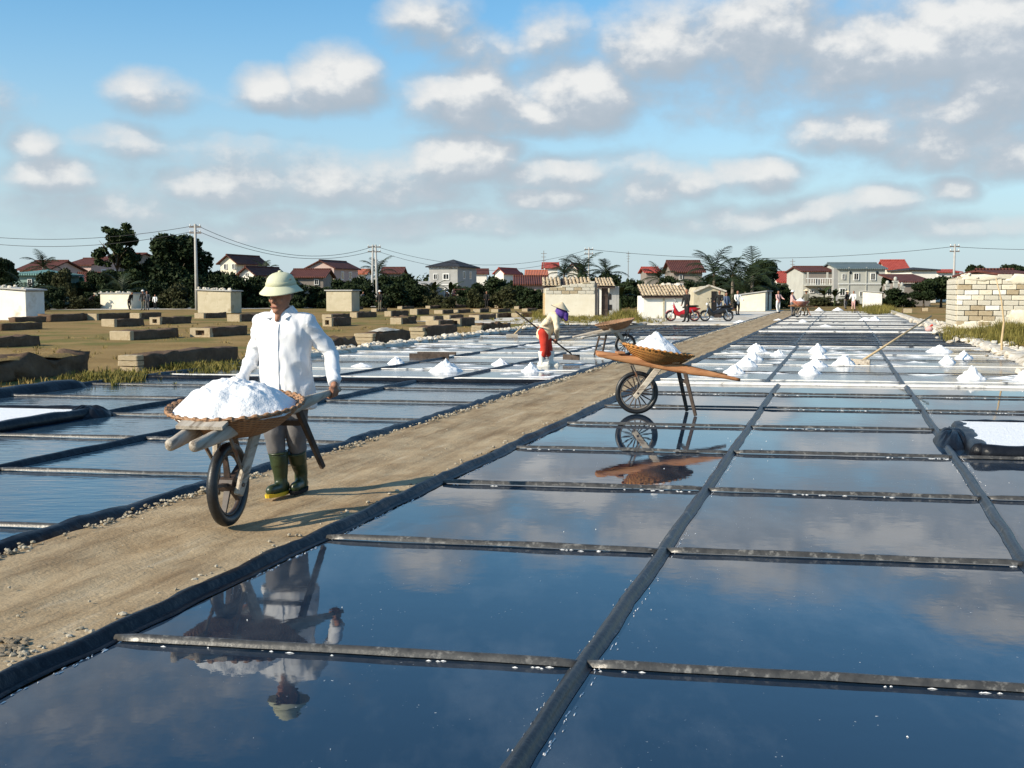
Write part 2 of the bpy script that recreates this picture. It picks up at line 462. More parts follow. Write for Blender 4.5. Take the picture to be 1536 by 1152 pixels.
class MB:
    def __init__(s):
        s.v, s.f, s.m = [], [], []

    def add(s, vs, fs, mi=0):
        b = len(s.v)
        s.v += [tuple(x) for x in vs]
        s.f += [tuple(i + b for i in f) for f in fs]
        s.m += [mi] * len(fs)

    def box(s, c, d, rot=None, mi=0, taper=1.0):
        hx, hy, hz = d[0] / 2, d[1] / 2, d[2] / 2
        vs = []
        for z in (-hz, hz):
            t = taper if z > 0 else 1
            for x, y in ((-hx, -hy), (hx, -hy), (hx, hy), (-hx, hy)):
                p = Vector((x * t, y * t, z))
                if rot is not None:
                    p = rot @ p
                vs.append(p + Vector(c))
        s.add(vs, [(3, 2, 1, 0), (4, 5, 6, 7), (0, 1, 5, 4), (1, 2, 6, 5), (2, 3, 7, 6), (3, 0, 4, 7)], mi)

    def beam(s, p0, p1, w, h, w1=None, h1=None, up=Vector((0, 0, 1)), mi=0):
        p0, p1 = Vector(p0), Vector(p1)
        a = (p1 - p0).normalized()
        sd = a.cross(up).normalized()
        u = sd.cross(a).normalized()
        w1, h1 = w1 or w, h1 or h
        vs = []
        for p, ww, hh in ((p0, w, h), (p1, w1, h1)):
            for i, j in ((-1, -1), (1, -1), (1, 1), (-1, 1)):
                vs.append(p + sd * i * ww / 2 + u * j * hh / 2)
        s.add(vs, [(3, 2, 1, 0), (4, 5, 6, 7), (0, 1, 5, 4), (1, 2, 6, 5), (2, 3, 7, 6), (3, 0, 4, 7)], mi)

    def tube(s, pts, rads, n=8, mi=0, cap=True, ref=Vector((0, 0, 1))):
        pts = [Vector(p) for p in pts]
        if not isinstance(rads, (list, tuple)):
            rads = [rads] * len(pts)
        vs, fs = [], []
        for i, p in enumerate(pts):
            a = (pts[min(i + 1, len(pts) - 1)] - pts[max(i - 1, 0)]).normalized()
            r = ref if abs(a.dot(ref)) < .95 else Vector((1, 0, 0))
            sd = a.cross(r).normalized()
            u = sd.cross(a)
            for k in range(n):
                t = 2 * math.pi * k / n
                vs.append(p + (sd * math.cos(t) + u * math.sin(t)) * rads[i])
        for i in range(len(pts) - 1):
            for k in range(n):
                k2 = (k + 1) % n
                fs.append((i * n + k, i * n + k2, (i + 1) * n + k2, (i + 1) * n + k))
        if cap:
            fs.append(tuple(range(n))[::-1])
            fs.append(tuple((len(pts) - 1) * n + k for k in range(n)))
        s.add(vs, fs, mi)

    def rings(s, rings, mi=0, cap=True, closed=False):
        n = len(rings[0])
        vs = [p for r in rings for p in r]
        fs = []
        m = len(rings)
        for i in range(m if closed else m - 1):
            j = (i + 1) % m
            for k in range(n):
                k2 = (k + 1) % n
                fs.append((i * n + k, i * n + k2, j * n + k2, j * n + k))
        if cap and not closed:
            fs.append(tuple(range(n))[::-1])
            fs.append(tuple((m - 1) * n + k for k in range(n)))
        s.add(vs, fs, mi)

    def torus(s, c, axis, Rr, r, n=32, k=8, mi=0, squash=1.0):
        axis = Vector(axis).normalized()
        ref = Vector((0, 0, 1)) if abs(axis.z) < .9 else Vector((1, 0, 0))
        e1 = axis.cross(ref).normalized()
        e2 = axis.cross(e1)
        rr = []
        for i in range(n):
            t = 2 * math.pi * i / n
            dr = e1 * math.cos(t) + e2 * math.sin(t)
            ring = []
            for j in range(k):
                q = 2 * math.pi * j / k
                ring.append(Vector(c) + dr * (Rr + r * math.cos(q)) + axis * r * squash * math.sin(q))
            rr.append(ring)
        s.rings(rr, mi, False, True)

    def capsule(s, p0, r0, p1, r1, n=12, mi=0, flat=1.0, flatdir=None):
        p0, p1 = Vector(p0), Vector(p1)
        a = (p1 - p0)
        L = a.length
        a = a.normalized() if L > 1e-6 else Vector((0, 0, 1))
        ref = Vector(flatdir) if flatdir is not None else (Vector((0, 1, 0)) if abs(a.y) < .9 else Vector((1, 0, 0)))
        sd = a.cross(ref).normalized()
        u = sd.cross(a)
        rr = []
        st = [(p0, r0, q) for q in (-80, -50, -22)] + [(p0, r0, 0), (p1, r1, 0)] + [(p1, r1, q) for q in (22, 50, 80)]
        for p, r, q in st:
            cr, so = r * math.cos(R(q)), r * math.sin(R(q))
            rr.append([p + a * so + sd * cr * math.cos(2 * math.pi * k / n) + u * cr * flat * math.sin(2 * math.pi * k / n) for k in range(n)])
        s.rings(rr, mi)

    def ell(s, c, rx, ry, rz, n=16, m=10, mi=0, rot=None):
        rr = []
        for i in range(1, m):
            th = math.pi * i / m
            ring = []
            for k in range(n):
                p = Vector((rx * math.sin(th) * math.cos(2 * math.pi * k / n), ry * math.sin(th) * math.sin(2 * math.pi * k / n), -rz * math.cos(th)))
                if rot is not None:
                    p = rot @ p
                ring.append(p + Vector(c))
            rr.append(ring)
        s.rings(rr, mi)

    def mesh(s, name, smooth=False):
        me = bpy.data.meshes.new(name)
        me.from_pydata(s.v, [], s.f)
        me.polygons.foreach_set('material_index', s.m)
        if smooth:
            me.polygons.foreach_set('use_smooth', [True] * len(s.f))
        me.update()
        return me

    def build(s, name, mt, parent=None, smooth=False, **kw):
        return link(name, s.mesh(name, smooth), mt, parent, **kw)


def grid_mesh(name, fn, nu, nv, smooth=True):
    """fn(i/nu, j/nv) -> point"""
    vs = [fn(i / nu, j / nv) for i in range(nu + 1) for j in range(nv + 1)]
    w = nv + 1
    fs = [(i * w + j, (i + 1) * w + j, (i + 1) * w + j + 1, i * w + j + 1) for i in range(nu) for j in range(nv)]
    me = bpy.data.meshes.new(name)
    me.from_pydata([tuple(v) for v in vs], [], fs)
    if smooth:
        me.polygons.foreach_set('use_smooth', [True] * len(fs))
    me.update()
    return me


def nz(p, s=1.0, o=0):
    return noise.noise(Vector(p) * s + Vector((o * 7.3, o * 3.1, o * 5.7)))


def fbm(p, s=1.0, o=0, n=3):
    t, a = 0, 1
    for i in range(n):
        t += a * nz(p, s, o + i)
        a *= .5
        s *= 2.1
    return t


def bevel(me, w=.01, seg=1):
    bm = bmesh.new()
    bm.from_mesh(me)
    bmesh.ops.bevel(bm, geom=bm.edges[:], offset=w, segments=seg, affect='EDGES', clamp_overlap=True)
    bm.to_mesh(me)
    bm.free()
    return me


def remesh(mb, voxel, smooth=4, disp=None, factor=.5):
    me = mb.mesh('tmp')
    o = bpy.data.objects.new('tmp', me)
    COL.objects.link(o)
    md = o.modifiers.new('r', 'REMESH')
    md.mode = 'VOXEL'
    md.voxel_size = voxel
    bpy.context.view_layer.update()
    ev = o.evaluated_get(bpy.context.evaluated_depsgraph_get())
    res = bpy.data.meshes.new_from_object(ev)
    bpy.data.objects.remove(o)
    bpy.data.meshes.remove(me)
    bm = bmesh.new()
    bm.from_mesh(res)
    for _ in range(smooth):
        bmesh.ops.smooth_vert(bm, verts=bm.verts[:], factor=factor, use_axis_x=True, use_axis_y=True, use_axis_z=True)
    if disp:
        bm.normal_update()
        mv = [(v, v.normal * disp(v.co, v.normal)) for v in bm.verts]
        for v, d in mv:
            v.co += d
        bmesh.ops.smooth_vert(bm, verts=bm.verts[:], factor=.3, use_axis_x=True, use_axis_y=True, use_axis_z=True)
    bm.to_mesh(res)
    bm.free()
    res.materials.clear()
    res.polygons.foreach_set('use_smooth', [True] * len(res.polygons))
    res.polygons.foreach_set('material_index', [0] * len(res.polygons))
    return res


# ------------------------------------------------------------------ site grid: u along the path, v across it
A0 = G(880, 1000)
DU = Vector((0.27957, 0.96012, 0))
DV = Vector((0.98556, -0.16930, 0))
PERP = Vector((DU.y, -DU.x, 0))
YAW = -math.atan2(DU.x, DU.y)
ROW = 2.165
V_PR, V_PL = -2.18, -3.68
V_L, V_R = -11.3, 4.95


def P(u, v, z=0.0):
    q = A0 + DU * u + DV * v
    return Vector((q.x, q.y, z))


def UV(p):
    rx, ry = p.x - A0.x, p.y - A0.y
    det = DU.x * DV.y - DV.x * DU.y
    return ((rx * DV.y - DV.x * ry) / det, (DU.x * ry - DU.y * rx) / det)


def sheet(name, mt, pts, z, label, kind='structure'):
    mb = MB()
    mb.add([(p.x, p.y, z) for p in pts], [tuple(range(len(pts)))])
    return mb.build(name, mt, label=label, kind=kind)


random.seed(3)
rnd = random.Random(11)

# ------------------------------------------------------------------ ground
mb = MB()
mb.add([(-3000, -400, -.045), (3000, -400, -.045), (3000, 4000, -.045), (-3000, 4000, -.045)], [(0, 1, 2, 3)])
mb.build('ground', 'ground', label='flat brown earth plain stretching to the houses', kind='structure')
# uneven dry field left of the pans
def _field(a, b):
    u = -2 + (a ** 1.6) * 100
    v = V_L - .25 - b * (70 * (.35 + .65 * a) + 8)
    p = P(u, v)
    h = .02 + .05 * max(0, fbm(p, .35, 2)) + .015 * nz(p, 2.5, 5)
    return (p.x, p.y, min(h, .09) - .03)
link('field', grid_mesh('field', _field, 130, 90), 'dry_field', label='bare brown dried field with low rough clods', kind='structure')
def _field2(a, b):
    p = P(15 + a * 95, V_R + .3 + b * 26)
    return (p.x, p.y, .0 + .04 * fbm(p, .4, 3))
link('field', grid_mesh('field', _field2, 60, 24), 'dry_field', label='bare brown earth plot beside the ruined block wall', kind='structure')
sheet('dirt_road', 'salty_sand', [G(-120, 465.5), G(150, 464.5), G(300, 464), G(480, 462.5), G(640, 458.5), G(640, 457), G(480, 460), G(300, 461), G(-120, 462)], .012, 'pale dirt road across the far edge of the field')
sheet('salt_flat', 'salty_sand', [P(49.4, -13.5), P(49.4, V_PL - .1), P(95, V_PL - .1), P(95, -6), P(72, -13), P(60, -20), P(54, -21)], .016, 'pale salty sand yard where the motorbikes stand')

# ------------------------------------------------------------------ salt pans with their dividers
DIVS = {}


def ridge(u0, v0, u1, v1, w, h, step, seed, skirt=0.0, wob=.012):
    L = (P(u1, v1) - P(u0, v0)).length
    n = max(2, int(L / step))
    prof = [(-w - skirt, .003), (-w, .008), (-w * .8, h * .55), (-w * .45, h * .9), (0, h), (w * .45, h * .9), (w * .8, h * .55), (w, .008), (w + skirt, .003)]
    if not skirt:
        prof = prof[1:-1]
    a = (P(u1, v1) - P(u0, v0)).normalized()
    sd = Vector((a.y, -a.x, 0))
    vs = []
    for i in range(n + 1):
        t = i / n
        c = P(u0 + (u1 - u0) * t, v0 + (v1 - v0) * t)
        off = wob * nz(c, 1.3, seed) + wob * .5 * nz(c, 4, seed + 1)
        kk = 1 + .12 * nz(c, 2.0, seed + 2) + .09 * nz(c, 9.0, seed + 3)
        hh = 1 + .20 * nz(c, 2.2, seed + 4)
        e = .0 if 0 < i < n else -.02
        for x, z in prof:
            q = c + sd * (off + x * kk)
            vs.append((q.x, q.y, z * hh * (1 if e == 0 else .75)))
    k = len(prof)
    fs = [(i * k + j, (i + 1) * k + j, (i + 1) * k + j + 1, i * k + j + 1) for i in range(n) for j in range(k - 1)]
    fs.append(tuple(range(k)))
    fs.append(tuple(n * k + j for j in range(k))[::-1])
    me = bpy.data.meshes.new('divider')
    me.from_pydata(vs, [], fs)
    me.polygons.foreach_set('use_smooth', [True] * len(fs))
    return me


def pan(u0, u1, v0, v1, wm, label, rows, lines, rowmat, linemat, rw=.026, rh=.036, lw=.032, lh=.040, step=.12, splits=True, skirt=.014):
    mb = MB()
    nu = max(1, int((u1 - u0) / 4))
    for i in range(nu):
        a, b = u0 + (u1 - u0) * i / nu, u0 + (u1 - u0) * (i + 1) / nu
        mb.add([P(a, v0), P(a, v1), P(b, v1), P(b, v0)], [(0, 1, 2, 3)])
    o = mb.build('salt_pan', wm, label=label, kind='structure')
    sd = int(abs(u0 * 13 + v0 * 7)) % 97
    cuts = [v0] + [l for l in lines] + [v1] if splits else [v0, v1]
    for k, u in enumerate(rows):
        for a, b in zip(cuts[:-1], cuts[1:]):
            ga = -.03 if a == v0 else -lw * .1
            gb = -.03 if b == v1 else -lw * .1
            m_ = rowmat if isinstance(rowmat, str) else rowmat[k % len(rowmat)]
            link('divider', ridge(u, a + ga, u + rnd.uniform(-.03, .03), b - gb, rw, rh, step, sd + k * 3 + int(a)), m_, o)
    for k, v in enumerate(lines):
        link('divider', ridge(u0, v, u1, v + rnd.uniform(-.04, .04), lw, lh, step, sd + 40 + k, skirt, .012), linemat, o)
    return o


rows1 = [k * ROW for k in range(-1, 7)]
pan(-9, 14.85, V_PR + .1, V_R, 'still_water', 'mirror-still brine pan on black plastic with ridges, right of the path', rows1, [0.0, 2.05], 'bar_plastic', 'plastic')
pan(-3, 14.55, V_L, V_PL - .1, 'rippled_water', 'rippled blue brine pan behind the man with the wheelbarrow', [r for r in rows1 if r > -3], [-8.05, -6.1], 'bar_plastic', 'plastic_clean', lw=.05, lh=.048)
rows2 = [14.85 + .9 + k * ROW for k in range(0, 7)]
pan(14.85, 29.0, V_PR + .1, V_R, 'shallow_brine', 'grey shallow brine pan dotted with salt heaps, right of the path', rows2, [-.25, 2.0], ['bar_crusted', 'bar_plastic'], 'plastic', step=.2, rh=.028)
pan(14.55, 36.0, V_L, V_PL - .1, 'shallow_brine', 'grey shallow brine pan where the woman rakes salt', [14.55 + .8 + k * ROW for k in range(0, 10)], [-8.0, -5.75], ['bar_crusted', 'bar_crusted', 'bar_plastic'], 'plastic_clean', step=.2, rh=.026)
pan(29.0, 40.5, V_PR + .1, V_R - .3, 'damp_liner', 'dark drained pan of black plastic beyond the salt heaps', [29.3 + k * 1.45 for k in range(8)], [-.35, 2.1], ['plastic_clean', 'bar_plastic'], 'plastic', step=.4)
pan(36.0, 49.3, V_L - 1.5, V_PL - .1, 'damp_liner', 'dark drained pan with a close mesh of ridges before the motorbikes', [36.2 + k * 1.35 for k in range(10)], [-11.0, -9.5, -8.0, -6.5, -5.0], ['plastic_clean', 'bar_plastic'], 'bar_plastic', step=.4, splits=False)
pan(41.0, 92.0, V_PR + .1, V_R - .4, 'grey_liner', 'far grey salt-stained pan leading to the workers', [41.4 + k * ROW for k in range(23)], [-.4, 2.1], ['bar_crusted', 'bar_plastic', 'bar_crusted'], 'plastic', step=.8, splits=False)
# section banks between the pans: low salt-crusted ridges
def bank(u0, v0, u1, v1, w, h, mt, label, step=.15, seed=1):
    return link('bank', ridge(u0, v0, u1, v1, w, h, step, seed, .03, .05), mt, label=label, kind='structure')


bank(14.85, V_PR + .1, 14.85, V_R, .042, .045, 'bar_crusted', 'salt-whitened ridge closing the near right pan', seed=3)
bank(14.55, V_L, 14.55, V_PL, .05, .06, 'plastic_clean', 'dark ridge closing the near left pan', seed=5)
bank(40.75, V_PR, 40.75, V_R, .08, .06, 'bar_crusted', 'salt-whitened ridge beyond the drained right pan', seed=7)
bank(20.5, V_L - .05, 49, V_L - .5, .15, .10, 'crust', 'salt-crusted bank between the left pans and the field', seed=9)
bank(49.35, V_L - 2, 49.35, V_PL, .15, .08, 'crust', 'salt-crusted bank before the motorbike yard', seed=11)
bank(17, V_R + .1, 90, V_R - .3, .30, .13, 'crust', 'salt-crusted bank on the ruin side of the right pans', seed=13)
bank(-3, V_L - .05, 12.6, V_L + .15, .20, .13, 'plastic_clean', 'thick black plastic roll along the field edge', seed=15, step=.12)
bank(12.4, V_L + .1, 20.6, V_L - .05, .08, .06, 'plastic_clean', 'thin black plastic edge in front of the green tufts', seed=17, step=.12)

# ------------------------------------------------------------------ path
def path_mat():
    m = bpy.data.materials.new('path_earth')
    m.use_nodes = True
    n = NT(m.node_tree)
    bs = n.n['Principled BSDF']
    tc = n.new('ShaderNodeTexCoord').outputs['Object']
    rt = n.new('ShaderNodeVectorRotate', {'Vector': tc, 'Angle': -YAW}, rotation_type='Z_AXIS').outputs[0]
    st = n.vmath('MULTIPLY', rt, (3.2, .42, 1)).outputs[0]
    a = n.new('ShaderNodeTexNoise', {'Vector': st, 'Scale': 1.5, 'Detail': 7.0, 'Roughness': .62}).outputs[0]
    b = n.new('ShaderNodeTexNoise', {'Vector': rt, 'Scale': 2.1, 'Detail': 7.0, 'Roughness': .66}).outputs[0]
    c = n.new('ShaderNodeTexNoise', {'Vector': rt, 'Scale': 42.0, 'Detail': 4.0, 'Roughness': .6}).outputs[0]
    col = n.mix(n.maprange(b, .36, .64), (.30, .215, .125), (.42, .325, .205))
    col = n.mix(n.maprange(a, .50, .68, 0, .85), col, (.20, .135, .075))
    col = n.mix(n.maprange(a, .42, .30, 0, .6), col, (.50, .42, .30))
    col = n.mix(n.maprange(c, .62, .72, 0, .6), col, (.17, .12, .07))
    n.l.new(col, bs.inputs['Base Color'])
    bs.inputs['Roughness'].default_value = .92
    bs.inputs['Specular IOR Level'].default_value = .12
    h = n.math('ADD', n.math('MULTIPLY', a, .7), n.math('ADD', n.math('MULTIPLY', b, .8), n.math('MULTIPLY', c, .22)))
    bp = n.new('ShaderNodeBump', {'Strength': 1.0, 'Distance': .028, 'Height': h})
    n.l.new(bp.outputs[0], bs.inputs['Normal'])
    M['path_earth'] = m


path_mat()
def ustep(t, u0, u1):
    return u0 + (u1 - u0) * (t ** 1.9)


def _path(a, b):
    u = ustep(a, -7, 92)
    wl = V_PL - .02 + .05 * nz((u, 0, 0), 1.1, 3)
    wr = V_PR - .03 + .05 * nz((u, 0, 0), 1.3, 6)
    v = wl + (wr - wl) * b
    p = P(u, v)
    z = .030 + .012 * fbm(p, 1.7, 4) + .005 * nz(p, 9, 2) - .018 * math.exp(-((b - .42) / .12) ** 2) - .012 * math.exp(-((b - .72) / .12) ** 2)
    return (p.x, p.y, z)
path = link('path', grid_mesh('path', _path, 520, 22), 'path_earth', label='packed sandy earth path running between the salt pans', kind='structure')


def loft_u(name, prof, mt, parent, seed, u0=-7, u1=90, n=560, amp=1.0):
    k = len(prof)
    vs = []
    for i in range(n + 1):
        u = ustep(i / n, u0, u1)
        base = .05 * nz((u, 0, 0), 1.1 if 'kerb' in name else 1.3, 3 if prof[0][0] < V_PL + .3 else 6) * 0
        for j, (v, z) in enumerate(prof):
            q = P(u, v)
            e = amp * (.030 * nz(q, 1.4, seed) + .014 * nz(q, 5.0, seed + 1))
            hz = 1 + amp * (.30 * nz((u, 0, seed), 1.7, seed + 2) + .22 * nz((u, v * 4, seed), 5.5, seed + 3))
            c = P(u, v + e)
            vs.append((c.x, c.y, z * (hz if z > .012 else 1)))
    fs = [(i * k + j, (i + 1) * k + j, (i + 1) * k + j + 1, i * k + j + 1) for i in range(n) for j in range(k - 1)]
    me = bpy.data.meshes.new(name)
    me.from_pydata(vs, [], fs)
    me.polygons.foreach_set('use_smooth', [True] * len(fs))
    return link(name, me, mt, parent)


loft_u('plastic_edging', [(V_PR - .05, .012), (V_PR - .038, .036), (V_PR - .015, .050), (V_PR + .010, .052), (V_PR + .030, .038), (V_PR + .043, .016), (V_PR + .060, .007), (V_PR + .078, .013), (V_PR + .092, .004)], 'plastic_clean', path, 21)
loft_u('plastic_edging', [(V_PL - .30, .003), (V_PL - .22, .012), (V_PL - .18, .050), (V_PL - .13, .078), (V_PL - .08, .070), (V_PL - .05, .040), (V_PL - .03, .010)], 'plastic_clean', path, 31)
# loose salt-crusted rubble packed along the left edging and thinly on the right
def lump_mesh(seed, mt):
    bm = bmesh.new()
    bmesh.ops.create_icosphere(bm, subdivisions=1, radius=1)
    for v in bm.verts:
        v.co *= 1 + .35 * nz(v.co, 1.3, seed)
    me = bpy.data.meshes.new('lump')
    bm.to_mesh(me)
    bm.free()
    return me


_l = lump_mesh(1, 'crust')
LV = [v.co.copy() for v in _l.vertices]
LF = [tuple(p.vertices) for p in _l.polygons]


def rubble(mb, c, r, seed):
    rr = random.Random(seed)
    e = Euler((rr.uniform(0, 6), rr.uniform(0, 6), rr.uniform(0, 6))).to_matrix()
    s = Vector((r * rr.uniform(.8, 1.3), r * rr.uniform(.8, 1.3), r * rr.uniform(.55, .9)))
    mb.add([c + Vector(((e @ v).x * s.x, (e @ v).y * s.y, (e @ v).z * s.z)) for v in LV], LF)


mb = MB()
for i in range(5600):
    u = ustep(rnd.random() ** .75, -6, 80)
    if nz((u, 0, 0), .8, 8) < -.12 and rnd.random() < .75:
        continue
    c = P(u, V_PL + .02 + rnd.gauss(0, .030), .040 + rnd.uniform(-.02, .018))
    rubble(mb, c, rnd.uniform(.006, .019) * (1 + .01 * max(u, 0)), i)
mb.build('rubble', 'crust_dull', path, kind='stuff', smooth=False)
mb = MB()
for i in range(500):
    u = ustep(rnd.random() ** .8, -6, 70)
    c = P(u, V_PR - .09 + rnd.gauss(0, .03), .035)
    rubble(mb, c, rnd.uniform(.006, .018), i + 5000)
for i in range(220):
    u, b = ustep(rnd.random(), -6, 30), rnd.random()
    rubble(mb, P(u, V_PL + .1 + (V_PR - V_PL - .2) * b, .032), rnd.uniform(.003, .009), i + 9000)
for i in range(60):
    rubble(mb, G(15 + rnd.uniform(-20, 25), 968 + rnd.uniform(-12, 18), .035), rnd.uniform(.008, .02), i + 9900)
mb.build('pebbles', 'crust_dull', path, kind='stuff')

# ------------------------------------------------------------------ low filter beds in the field: masonry end, long mud-stone body
def along(K, px, d):
    """length from ground point K in direction d until the column px is reached"""
    k = (px - 768) / F * 1.0034
    return (k * K.y - K.x) / (d.x - k * d.y)


def rough_box(w, L, h, seed, amp, nx=4, ny=14, nzz=4, step=.0):
    """closed lumpy box, base on z=0, x in -w/2..w/2, y in 0..L"""
    bm = bmesh.new()
    bmesh.ops.create_cube(bm, size=1)
    ny = max(4, min(60, int(L / .15)))
    bmesh.ops.subdivide_edges(bm, edges=[e for e in bm.edges if abs(e.verts[0].co.y - e.verts[1].co.y) > .5], cuts=ny, use_grid_fill=True)
    bmesh.ops.subdivide_edges(bm, edges=[e for e in bm.edges if abs(e.verts[0].co.x - e.verts[1].co.x) > .5], cuts=nx, use_grid_fill=True)
    bmesh.ops.subdivide_edges(bm, edges=[e for e in bm.edges if abs(e.verts[0].co.z - e.verts[1].co.z) > .5], cuts=nzz, use_grid_fill=True)
    for v in bm.verts:
        p = Vector((v.co.x * w, (v.co.y + .5) * L, (v.co.z + .5) * h))
        q = p + Vector((seed * 3.7, seed * 1.3, 0))
        k = amp if p.z > .02 else amp * .3
        p += Vector((nz(q, 3.2, 1), nz(q, 3.2, 2), nz(q, 2.6, 3) * 1.2)) * k + Vector((nz(q, 8, 4), nz(q, 8, 5), nz(q, 8, 6))) * k * .4
        if p.z > h * .8:
            p.z += amp * .8 * nz(q, 1.1, 9)
        v.co = p
    me = bpy.data.meshes.new('body')
    bm.to_mesh(me)
    bm.free()
    me.polygons.foreach_set('use_smooth', [True] * len(me.polygons))
    return me


BLK = []
for i in range(4):
    m_ = MB()
    m_.box((0, 0, 0), (1, 1, 1))
    me_ = bevel(m_.mesh('block'), .05, 1)
    for v in me_.vertices:
        v.co += Vector((nz(v.co, 3, i * 5), nz(v.co, 3, i * 5 + 1), nz(v.co, 3, i * 5 + 2))) * .03
    BLK.append(me_)


def block(parent, c, d, mt, idx, name='block'):
    me_ = BLK[idx % 4]
    key = ('blk', idx % 4, mt)
    if key not in M:
        m2 = me_.copy()
        m2.materials.append(M[mt])
        M[key] = m2
    o = bpy.data.objects.new(name, M[key])
    COL.objects.link(o)
    o.parent = parent
    o.location = c
    o.scale = d
    return o


BEDS = [  # x of left edge, x of the corner, x of the far end, y of top, y of base, kind
    (-90, -60, 133, 545, 582, 'lumpy'), (187, 218, 358, 532, 557, 'end3'), (-50, -20, 62, 508, 524, 'plain'), (171, 200, 270, 497, 511, 'end'),
    (291, 319, 372, 492, 506, 'hole'), (-20, 4, 67, 486, 497, 'grassy'), (158, 175, 219, 479, 491, 'end'), (230, 243, 289, 476, 487, 'hole'),
    (133, 148, 199, 471, 481, 'end'), (200, 212, 245, 470, 480, 'end'), (296, 308, 342, 470, 478, 'end'), (345, 362, 400, 472, 483, 'end'),
    (470, 492, 535, 511, 528, 'lumpy'), (534, 563, 615, 500, 517, 'salted'), (488, 500, 528, 477, 490, 'hole'), (486, 499, 526, 472, 479, 'end'),
    (531, 537, 566, 469, 477, 'end'), (588, 604, 627, 477, 487, 'lumpy'), (581, 588, 614, 467, 475, 'end'), (617, 627, 645, 464, 473, 'end'),
    (617, 640, 685, 491, 508, 'end3'), (641, 660, 681, 481, 492, 'end'), (680, 692, 713, 478, 490, 'hole'), (714, 726, 766, 488, 499, 'lumpy'),
    (633, 652, 666, 475, 482, 'end'), (665, 676, 696, 474, 480, 'end'), (705, 720, 744, 473, 481, 'end'), (743, 747, 768, 471, 477, 'end'),
    (768, 783, 798, 470, 476, 'end'), (653, 665, 681, 466, 471, 'end'), (682, 688, 706, 465, 470, 'end'), (711, 721, 734, 464, 469, 'end'),
    (738, 748, 766, 464, 469, 'end'), (60, 78, 135, 472, 483, 'plain'), (20, 24, 73, 476, 485, 'plain'), (560, 566, 582, 463, 468, 'end'),
    (598, 604, 622, 460, 464, 'end'), (640, 646, 664, 459, 463, 'end'), (676, 682, 700, 458.5, 462, 'end'), (707, 714, 730, 458, 461.5, 'end'),
    (742, 748, 764, 458, 462, 'end'), (772, 779, 796, 460, 464, 'end'), (786, 792, 806, 464, 468, 'end'), (520, 526, 546, 461, 465, 'end'),
    (1352, 1368, 1384, 463, 470, 'end'), (1385, 1392, 1404, 462, 467, 'end'),
]
WORDS = {
    0: 'longest lumpy dark mud-stone bed beside the thick black plastic roll', 1: 'long dark mud-stone bed with three pale blocks at its end, behind the green tufts',
    2: 'low plain dark bed beyond the lumpy mud-stone bed', 3: 'low dark bed with one clean pale square end in the open field',
    4: 'low dark bed with a gap behind its broken pale end', 5: 'flat bed overgrown with dry grass in front of the white hut', 12: 'short lumpy dark bed close by the walking man',
    13: 'low bed with salt heaped on top and a big pale end', 20: 'bed with pale layered stones at its end beside the salt-topped bed',
    23: 'crumbling dark bed near the small rake on the crusted bank', 34: 'dark bed under the wall of the white hut', 33: 'long dark bed along the pale dirt road',
    3: 'low dark bed with one clean pale square end in the open field', 6: 'dark bed behind the bed with the clean square end', 8: 'dark bed with pale end right behind the dirt road edge', 9: 'small pale-ended bed before the small block hut',
    10: 'bed with small pale end at the foot of the beige stained hut', 11: 'bed with pale end next to the beige stained hut', 15: 'thin bed directly before the narrow stained hut', 16: 'bed to the right of the narrow stained hut',
    21: 'tall pale-ended bed behind the layered stone bed', 26: 'pale-ended bed beyond the crumbling dark bed', 28: 'pale-ended bed by the weeds of the large tiled hut', 17: 'short crumbling bed alone in the open middle field',
    44: 'pale block bed on the brown plot beside the ruin', 45: 'small pale bed on the brown plot by the houses',
}
rb = random.Random(5)
